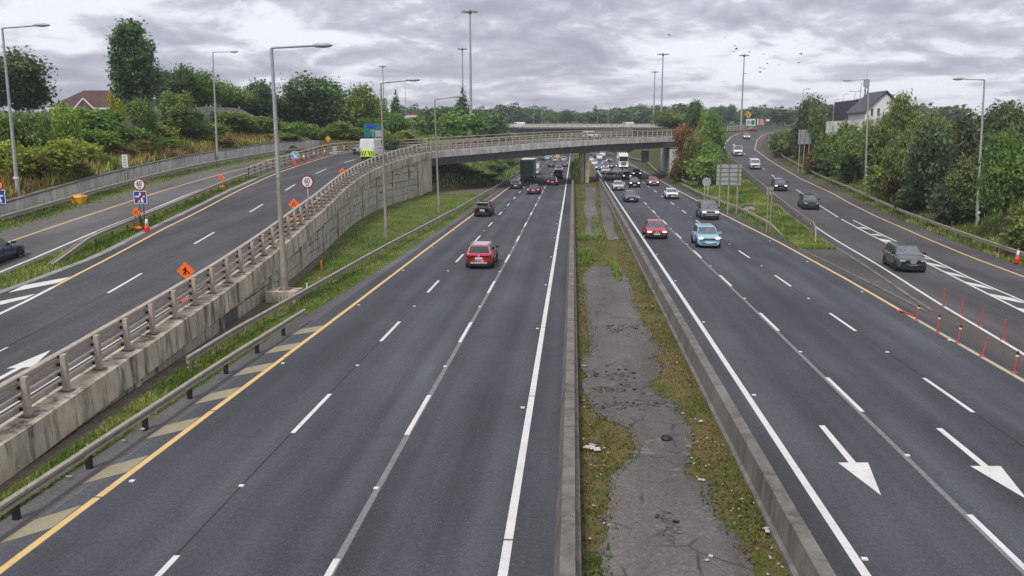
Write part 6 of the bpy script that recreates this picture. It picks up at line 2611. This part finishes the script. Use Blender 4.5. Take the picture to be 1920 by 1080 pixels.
    if detail > 0:
        mb = MB()
        mb.box((0, f - .02, hood - .24), (hw * .98, .09, .13))
        mb.build("grille", black, t)
        mb = MB()
        mb.box((0, f - .005, .36), (hw * 1.25, .08, .15))
        mb.box((0, f - .06, .25), (hw * 1.5, .2, .1))
        mb.build("front_bumper_trim", black, t)
        mb = MB()
        mb.box((0, r + .04, .33), (hw * 1.5, .2, .17))
        mb.build("rear_bumper_trim", black, t)
        mb = MB()
        mb.box((0, f + .025, .47), (.52, .03, .12))
        mb.build("number_plate", white_plate, t)
        mb = MB()
        mb.box((0, r - .012, belt - .3 if kind != "saloon" else belt - .24), (.52, .03, .12))
        mb.build("number_plate", white_plate, t)
        mb = MB()
        mb.box((0, 0, .2), (W * .9, L * .84, .14))
        mb.build("underbody", black, t)
    if clad:
        mb = MB()
        for sd in (-1, 1):
            mb.box((sd * (hw - .02), 0, .32), (.08, L * .62, .2))
        mb.box((0, f - .05, .42), (hw * 1.66, .2, .2))
        mb.box((0, r + .05, .45), (hw * 1.66, .2, .22))
        mb.build("lower_cladding", black, t)
    if rails:
        for sd in (-1, 1):
            mb = MB()
            mb.bar((sd * ct * .93, yt0 + .1, H + .03), (sd * ct * .93, yt1 - .1, H + .03), .05, .05)
            mb.build("roof_rail", galv, t)
    t["_dims"] = (L, hw, H, hood, belt)
    return t


def onroad(px, py, L, away=True):
    p = G(px, py)
    return (p[0], p[1] + L / 2, .002), (0 if away else PI)


def hd(tab, Y):
    return 0


GV = "vehicles on the motorway and its slip roads"


def put(px, py, kind, col, away, label, **kw):
    L = (kw.get("mod") or {}).get("L", SPEC[kind]["L"])
    loc, h = onroad(px, py, L, away)
    return car(label, kind, col, loc, h + R.uniform(-.012, .012), **kw)


# outbound carriageway: rear views
v = put(898, 505, "suv", "red", True, "red crossover with sky reflection painted on its roof driving away in the middle outbound lane", clad=True, rails=True, roofcol="silver", mod=dict(H=1.62))  # silver roof panel is reflected sky painted over the red roof
mb = MB()
mb.box((0, -SPEC["suv"]["L"] / 2 - .05, .46), (1.15, .06, .12))
mb.build("skid_plate", rim_mat, v)
mb = MB()
mb.bar((-.82, -SPEC["suv"]["L"] / 2 + .02, .83), (.82, -SPEC["suv"]["L"] / 2 + .02, .83), .05, .035)
mb.build("light_bar", tail_red, v)
mb = MB()
mb.plate(circ(.08, .92, 14), -SPEC["suv"]["L"] / 2 - .03, -SPEC["suv"]["L"] / 2 + .05)
mb.build("emblem", rim_mat, v)
v = put(904, 407, "suv", "black", True, "black SUV on the outbound yellow line behind the second verge lamp", clad=True, rails=True)
mb = MB()
mb.box((0, -2.0, 1.58), (1.2, .34, .05))
mb.build("spoiler", rim_mat, v)
put(1000, 365, "saloon", "dark", True, "dark saloon with red tail lights ahead of the black SUV in the middle outbound lane", brake=True)
put(966, 355, "hatch", "midgrey", True, "dark grey hatchback following the green lorry", detail=1)
put(1036, 348, "hatch", "black", True, "black hatchback with lit brake lamp in the outbound fast lane", brake=True, detail=1)
put(1046, 336, "suv", "black", True, "tall black people carrier just ahead of the hatchback with lit brake lamp", detail=1, mod=dict(H=1.8))
put(1048, 323, "hatch", "skyblue", True, "light blue car with red tail lights in the outbound fast lane", detail=1, brake=True)
put(1058, 313, "hatch", "purple", True, "pale purple-grey car ahead of the light blue one in the fast lane", detail=1)
put(1033, 314, "saloon", "midgrey", True, "grey car in the middle outbound lane level with the pale purple-grey one", detail=1)
put(1057, 303, "suv", "silver", True, "silver SUV under the flyover in the outbound fast lane", detail=0)
put(1041, 304, "hatch", "silver", True, "small silver car at the head of the middle outbound lane", detail=0)
put(1026, 300, "saloon", "palesilver", True, "pale car in the outbound queue under the flyover, second from its left end", detail=0)
put(1016, 302, "saloon", "dark", True, "dark car in the outbound queue under the flyover, left end", detail=0)
put(1032, 297, "hatch", "silver", True, "silver car in the far outbound queue left of the yellow van", detail=0)
put(1045, 298, "van", "yellow", True, "yellow van in the far outbound queue under the flyover", detail=0, mod=dict(H=2.7))
put(1003, 328, "van", "white", True, "white van partly hidden beside the green lorry", detail=1)

# inbound carriageway: front views
v = put(1232, 449, "saloon", "red2", False, "red saloon with lit headlights in the inbound lane next to the median wall", lit=True)
f = SPEC["saloon"]["L"] / 2
mb = MB()
mb.v = []
rg = ring(.1, .125, -f - .06, -f - .02, .62, 18)
rg.v = [(x, -y + 0, z) for x, y, z in rg.v]
for a in (90, 210, 330):
    rg.bar((0, f + .04, .62), (math.cos(math.radians(a)) * .11, f + .04, .62 + math.sin(math.radians(a)) * .11), .025, .025)
rg.build("emblem", rim_mat, v)
mb = MB()
mb.bar((-.42, f + .03, .62), (.42, f + .03, .62), .03, .03)
mb.build("grille_bar", rim_mat, v)
v = put(1330, 466, "suv", "blue", False, "light blue electric SUV in the middle inbound lane with glowing headlights", lit=True, mod=dict(W=1.9, H=1.66, hood=1.05))
mb = MB()
mb.bar((-.62, 2.26, .98 - .13), (.62, 2.26, .98 - .13), .05, .05)
mb.build("light_strip", white_plate, v)
mb = MB()
mb.bar((-.7, 2.27, .3), (.7, 2.27, .3), .05, .05)
mb.bar((-.7, 2.27, .3), (-.8, 2.2, .5), .05, .05)
mb.bar((.7, 2.27, .3), (.8, 2.2, .5), .05, .05)
mb.build("bumper_outline", paint("blue", PAINT["blue"]), v)
v = put(1332, 413, "mpv", "grey", False, "tall grey people carrier with lit lamps on the inbound yellow line", lit=True, clad=True, rails=True)
mb = MB()
for z_ in (.74, .56):
    mb.bar((-.6, 2.42, z_), (.6, 2.42, z_), .05, .06)
mb.build("grille_bar", rim_mat, v)
put(1261, 374, "hatch", "white", False, "low white hatchback with dark grille on the inbound yellow line", mod=dict(H=1.42), detail=1)
put(1184, 380, "saloon", "midgrey", False, "dark grey saloon in the inbound lane beside the median wall, ahead of the red saloon", detail=1)
put(1160, 358, "hatch", "palesilver", False, "pale silver car in the lane beside the median wall", detail=1)
put(1190, 352, "suv", "black", False, "black car with yellowish bonnet lights in the middle inbound lane", lit=True, detail=1)
put(1226, 349, "hatch", "lightred", False, "faded red car with two bright headlights on the inbound yellow line", lit=True, detail=1)
put(1144, 338, "hatch", "cream", False, "cream white hatchback in the inbound fast lane queue", detail=1)
put(1176, 336, "saloon", "navy", False, "dark navy car in the middle inbound lane behind the black one", lit=True, detail=1)
put(1194, 332, "suv", "black", False, "black car with bright lamps in the slow inbound lane behind the faded red car", lit=True, detail=1)
put(1136, 327, "suv", "palesilver", False, "pale silver SUV behind the cream hatchback", detail=1)
put(1158, 328, "hatch", "bronze", False, "bronze car in the middle inbound lane behind the navy one", detail=1)
put(1123, 319, "hatch", "smallblue", False, "small blue car with white headlights hugging the median wall", lit=True, detail=1)
put(1115, 310, "hatch", "white", False, "white car just beyond the small blue one beside the pier", detail=0)
put(1134, 312, "hatch", "palesilver", False, "pale car in the inbound queue left of the white lorry", detail=0)
put(1136, 316, "hatch", "darkred", False, "dark red car with bright lamps tucked in the inbound queue", lit=True, detail=0)
put(1151, 316, "hatch", "navy", False, "dark blue car beside the white lorry", lit=True, detail=0)
put(1108, 303, "hatch", "white", False, "white car at the pier in the far inbound queue", detail=0)
put(1124, 300, "van", "white", False, "low white van in the far inbound queue", detail=0, mod=dict(H=2.0))
put(1142, 304, "hatch", "darkred", False, "dark red car with two headlights in the far inbound queue", lit=True, detail=0)
put(1110, 294, "suv", "dark", False, "dark car farthest along the median wall, left of the pair", detail=0)
put(1115, 296, "suv", "black", False, "black car farthest along the median wall, right of the pair", detail=0)
put(1130, 294, "van", "white", False, "tall white box van at the far end of the inbound queue", detail=0, mod=dict(H=3.1, W=2.2))

# ramp, side road and entry slip
s, o = RS(688, 301)
h = rhead(s)
c = RP(s + 2.4, o - .2, -.095)
v = car("white service van with yellow and dark chevrons on its rear doors climbing the exit ramp", "van", "white", c, h, cat="van", mod=dict(L=5.9, W=2.16, H=2.78, belt=1.5))
L = 5.9
for sd in (-1, 1):
    mb = MB()
    mb.box((sd * .46, -L / 2 - .012, 1.85), (.9, .03, 1.55))
    dr = mb.build("rear_door", paint("white", PAINT["white"]), v)
    mb = MB()
    mb.box((sd * .49, -L / 2 - .03, .86), (.96, .03, .86))
    mb.build("chevron_panel", hi_yellow, v)
    mb = MB()
    for i in range(3):
        x0 = sd * (.1 + i * .32)
        z0 = .5
        mb.plate([(x0, z0 + .66), (x0 + sd * .15, z0 + .66), (x0 + sd * .38 if abs(x0 + sd * .38) < .9 else sd * .9, z0 + .06), (x0 + sd * .22, z0 + .06)], -L / 2 - .056, -L / 2 - .047)
    mb.build("chevron", dark_green, v)
mb = MB()
mb.box((0, -L / 2 + .6, 2.83), (1.3, .5, .1))
mb.build("roof_beacon_bar", sign_blue, v)
s, o = RS(666, 291)
car("pale purplish car half hidden left of the white service van", "saloon", "purple", RP(s + 2.2, o - .3, -.095), rhead(s), detail=1)
s, o = RS(6, 480)
car("dark blue car cut by the left edge of the photo on the side road", "saloon", "navy", RP(s - 1.9, 15.3, -.098), rhead(s), mod=dict(L=4.6))


def slipcar(px, py, kind, col, label, **kw):
    q = S(px, py)
    L = SPEC[kind]["L"]
    Y = q[1]
    sl = (XL(Y + 3) + XR(Y + 3) - XL(Y - 3) - XR(Y - 3)) / 12
    a = math.atan2(-sl, 1)
    x = q[0] + sl * L / 2
    t = car(label, kind, col, (x, Y + L / 2, zs(Y + L / 2) + .01), a + PI, **kw)
    t.rotation_euler.x = -math.atan((zs(Y + L) - zs(Y)) / L)
    return t


v = slipcar(1711, 512, "suv", "greygreen", "dark grey-green crossover with silver grille badge nearest on the entry slip", clad=True, mod=None)
f = SPEC["suv"]["L"] / 2
rg = ring(.07, .095, -f - .06, -f - .02, .78, 18)
rg.v = [(x, -y, z) for x, y, z in rg.v]
rg.bar((-.11, f + .05, .78), (.11, f + .05, .78), .03, .03)
rg.build("emblem", rim_mat, v)
mb = MB()
for sd in (-1, 1):
    mb.bar((sd * .2, f + .03, .86), (sd * .12, f + .03, .66), .05, .05)
mb.bar((-.12, f + .03, .66), (.12, f + .03, .66), .05, .05)
mb.build("grille_surround", rim_mat, v)
v = slipcar(1521, 394, "suv", "black", "black SUV with pale plate on the entry slip, second from the camera", clad=True)
mb = MB()
mb.bar((-.7, f + .0, .72), (.7, f + .0, .72), .05, .06)
mb.build("grille_bar", rim_mat, v)
slipcar(1464, 359, "suv", "dark", "dark SUV with bright lamps on the entry slip beside the small sign back", lit=True, clad=True)
slipcar(1417, 318, "smallvan", "white", "small white van on the entry slip just above the large sign back", detail=1)
v = slipcar(1384, 293, "van", "white", "white high-roofed van with a roof rack following the small white van", detail=1)
mb = MB()
mb.box((0, .6, 2.52), (1.5, 1.6, .06))
mb.bar((-.6, 0, 2.6), (.6, .9, 2.6), .08, .1)
mb.build("roof_rack", galv_dark, v)
slipcar(1369, 274, "hatch", "palesilver", "pale silver car half hidden by the tree behind the high-roofed white van", detail=1, lit=True)
q = AtY(1402, 262, 268)
car("dark-fronted white car with lit lamps high on the entry slip", "hatch", "palesilver", (q[0], 270, zs(270) + .03), PI - .12, detail=1, lit=True)
q = AtY(1409, 249, 318)
car("dark red car turning at the top of the entry slip below the billboards", "hatch", "red2", (q[0], 318, zs(318) + .1), PI - .8, detail=1)

# vehicles on the bridges and at the junction
s_ = 176.0
car("white and red car crossing the right half of the flyover behind the parapet", "hatch", "white", RP(173.5, 4.2, -.095), rhead(173.5), detail=1, roofcol="lightred")
for px, kd, col, lab, hdg in ((972, "van", "white", "white van on the far bridge above the flyover's left part", PI / 2), (1121, "hatch", "white", "white car on the far bridge near its middle", PI / 2), (1175, "van", "palesilver", "pale silver van on the far bridge right of the white car", PI / 2)):
    q = AtY(px, 239, Yf + 4)
    car(lab, kd, col, (q[0], Yf + 4, zd + .0), hdg, detail=0, mod=dict(H=2.3) if kd == "van" else None)
q = AtY(767, 238, 250)
zz_ = ter(q[0], 250)
zq = max(zz_, q[2])
mb = MB()
mb.prism([(q[0] - 9, 238), (q[0] + 16, 238), (q[0] + 30, 275), (q[0] - 9, 275)], zq - 1.6, zq - .05)
struct("junction_road", mb, asphalt_old)
t = thing("lorry", "white lorry with a red top at the junction left of the high masts", "lorry", (q[0], 252, zq), .5, GV)
mb = MB()
mb.box((0, -1, 2.0), (2.4, 5, 2.6))
mb.build("cargo_box", paint("white", PAINT["white"]), t)
mb = MB()
mb.box((0, -1, 3.4), (2.42, 5.02, .3))
mb.build("top_board", cone_red, t)
mb = MB()
mb.hexa([(-1.15, 1.6, .5), (1.15, 1.6, .5), (1.15, 3.4, .5), (-1.15, 3.4, .5), (-1.1, 1.6, 2.6), (1.1, 1.6, 2.6), (1.1, 3.1, 2.6), (-1.1, 3.1, 2.6)])
mb.build("cab", paint("white", PAINT["white"]), t)
for x in (-1, 1):
    for y in (-2.6, 2.4):
        wheel(t, x, y, .5)
car("white and dark car at the junction right of the red-topped lorry", "hatch", "palesilver", (q[0] + 3.4, 248, zq), .3, detail=1)

# green lorry
p = G(987, 341)
t = thing("lorry", "tall green lorry trailer with a white and red top seen from behind", "lorry", (p[0], p[1], .002), 0, GV)
lg = M_plain("lorry_green", (.2, .36, .32), .5, var=.15)
lg2 = M_plain("lorry_pale_green", (.36, .48, .44), .5, var=.15)
mb = MB()
mb.box((0, 6.8, 2.55), (2.52, 13.5, 2.9))
mb.build("trailer_box", lg, t)
for sd in (-1, 1):
    mb = MB()
    mb.box((sd * .61, .03, 2.5), (1.18, .06, 2.7))
    d_ = mb.build("rear_door", lg, t)
    mb = MB()
    mb.bar((sd * .2, -.02, 1.2), (sd * .2, -.02, 3.8), .05, .05)
    mb.bar((sd * .85, -.02, 1.2), (sd * .85, -.02, 3.8), .05, .05)
    mb.build("lock_rod", galv_dark, d_)
mb = MB()
mb.plate([(-.95, 3.0), (-.4, 2.85), (-.3, 2.5), (.3, 2.5), (.4, 2.85), (.95, 3.0), (.95, 3.2), (-.95, 3.2)], -.05, -.012)
mb.build("pale_marking", lg2, t)
mb = MB()
mb.box((0, -.02, 3.86), (2.54, .1, .38))
mb.box((-1.2, -.02, 2.5), (.12, .1, 2.7))
mb.build("door_frame", white_plate, t)
mb = MB()
mb.box((0, 6.7, 4.06), (2.56, 13.5, .1))
mb.build("roof_edge", white_plate, t)
mb = MB()
mb.box((0, .1, .62), (2.3, .12, .2))
mb.box((0, .6, .9), (2.2, 1.0, .3))
mb.build("bumper", galv_dark, t)
for sd in (-1, 1):
    mb = MB()
    mb.box((sd * .9, .02, .85), (.45, .08, .15))
    mb.build("tail_light", tail_red, t)
    for y in (1.8, 3.1, 4.4, 15.2):
        wheel(t, sd * 1.08, y, .5)
mb = MB()
mb.hexa([(-1.2, 13.9, .6), (1.2, 13.9, .6), (1.2, 16.2, .6), (-1.2, 16.2, .6), (-1.2, 13.9, 3.7), (1.2, 13.9, 3.7), (1.2, 15.9, 3.5), (-1.2, 15.9, 3.5)])
mb.build("cab", white_plate, t)
# white lorry, inbound
p = G(1169, 316)
t = thing("lorry", "white lorry with a tall cream cab front in the inbound slow lane under the flyover", "lorry", (p[0], p[1], .002), PI, GV)
wp = paint("cream", PAINT["cream"])
mb = MB()
mb.hexa([(-1.24, -2.2, .55), (1.24, -2.2, .55), (1.24, -.05, .55), (-1.24, -.05, .55), (-1.22, -2.2, 3.2), (1.22, -2.2, 3.2), (1.22, -.28, 3.2), (-1.22, -.28, 3.2)])
mb.build("cab", wp, t)
mb = MB()
mb.hexa([(-1.2, -2.2, 3.2), (1.2, -2.2, 3.2), (1.2, -.35, 3.2), (-1.2, -.35, 3.2), (-1.1, -2.2, 4.0), (1.1, -2.2, 4.0), (1.1, -.9, 3.95), (-1.1, -.9, 3.95)])
mb.build("roof_fairing", wp, t)
mb = MB()
mb.add([(-1.1, -.12, 1.9), (1.1, -.12, 1.9), (1.1, -.2, 2.85), (-1.1, -.2, 2.85)], [(0, 1, 2, 3)])
mb.v = [(x, y + .05, z) for x, y, z in mb.v]
mb.build("windscreen", glass, t)
mb = MB()
mb.box((0, -.1, 3.0), (2.3, .4, .12))
mb.build("sun_visor", black, t)
mb = MB()
for i in range(4):
    mb.box((0, -.02, 1.0 + i * .2), (1.3 - .06 * i, .06, .12))
mb.build("grille", galv_dark, t)
mb = MB()
mb.box((0, -.1, .6), (2.44, .25, .35))
mb.build("bumper", white_plate, t)
for sd in (-1, 1):
    mb = MB()
    mb.box((sd * .92, .02, .72), (.4, .06, .18))
    mb.build("headlight", lamp_lit, t)
    mb = MB()
    mb.box((sd * 1.42, -.4, 2.4), (.22, .16, .7))
    mb.build("wing_mirror", black, t)
    for y in (-1.3, -4.2, -8.5, -9.8):
        wheel(t, sd * 1.06, y, .5)
mb = MB()
mb.box((0, -6.6, 2.45), (2.5, 8.6, 3.0))
mb.build("cargo_box", paint("white", PAINT["white"]), t)
for o in bpy.data.objects:
    if "_dims" in o:
        del o["_dims"]

# ================================================================== AIR
hz = MB()
hz.box((0, 1325, 29), (6300, 3650, 60.4))
ht = bpy.data.materials.new("haze_air")
ht.use_nodes = True
hn = ht.node_tree.nodes
hn.remove(hn["Principled BSDF"])
pv = hn.new("ShaderNodeVolumePrincipled")
pv.inputs["Color"].default_value = (.82, .88, .95, 1)
pv.inputs["Density"].default_value = .00028
ht.node_tree.links.new(pv.outputs[0], hn["Material Output"].inputs["Volume"])
MATS["haze"] = ht
ho = hz.build("haze", ht)
ho["kind"] = "stuff"
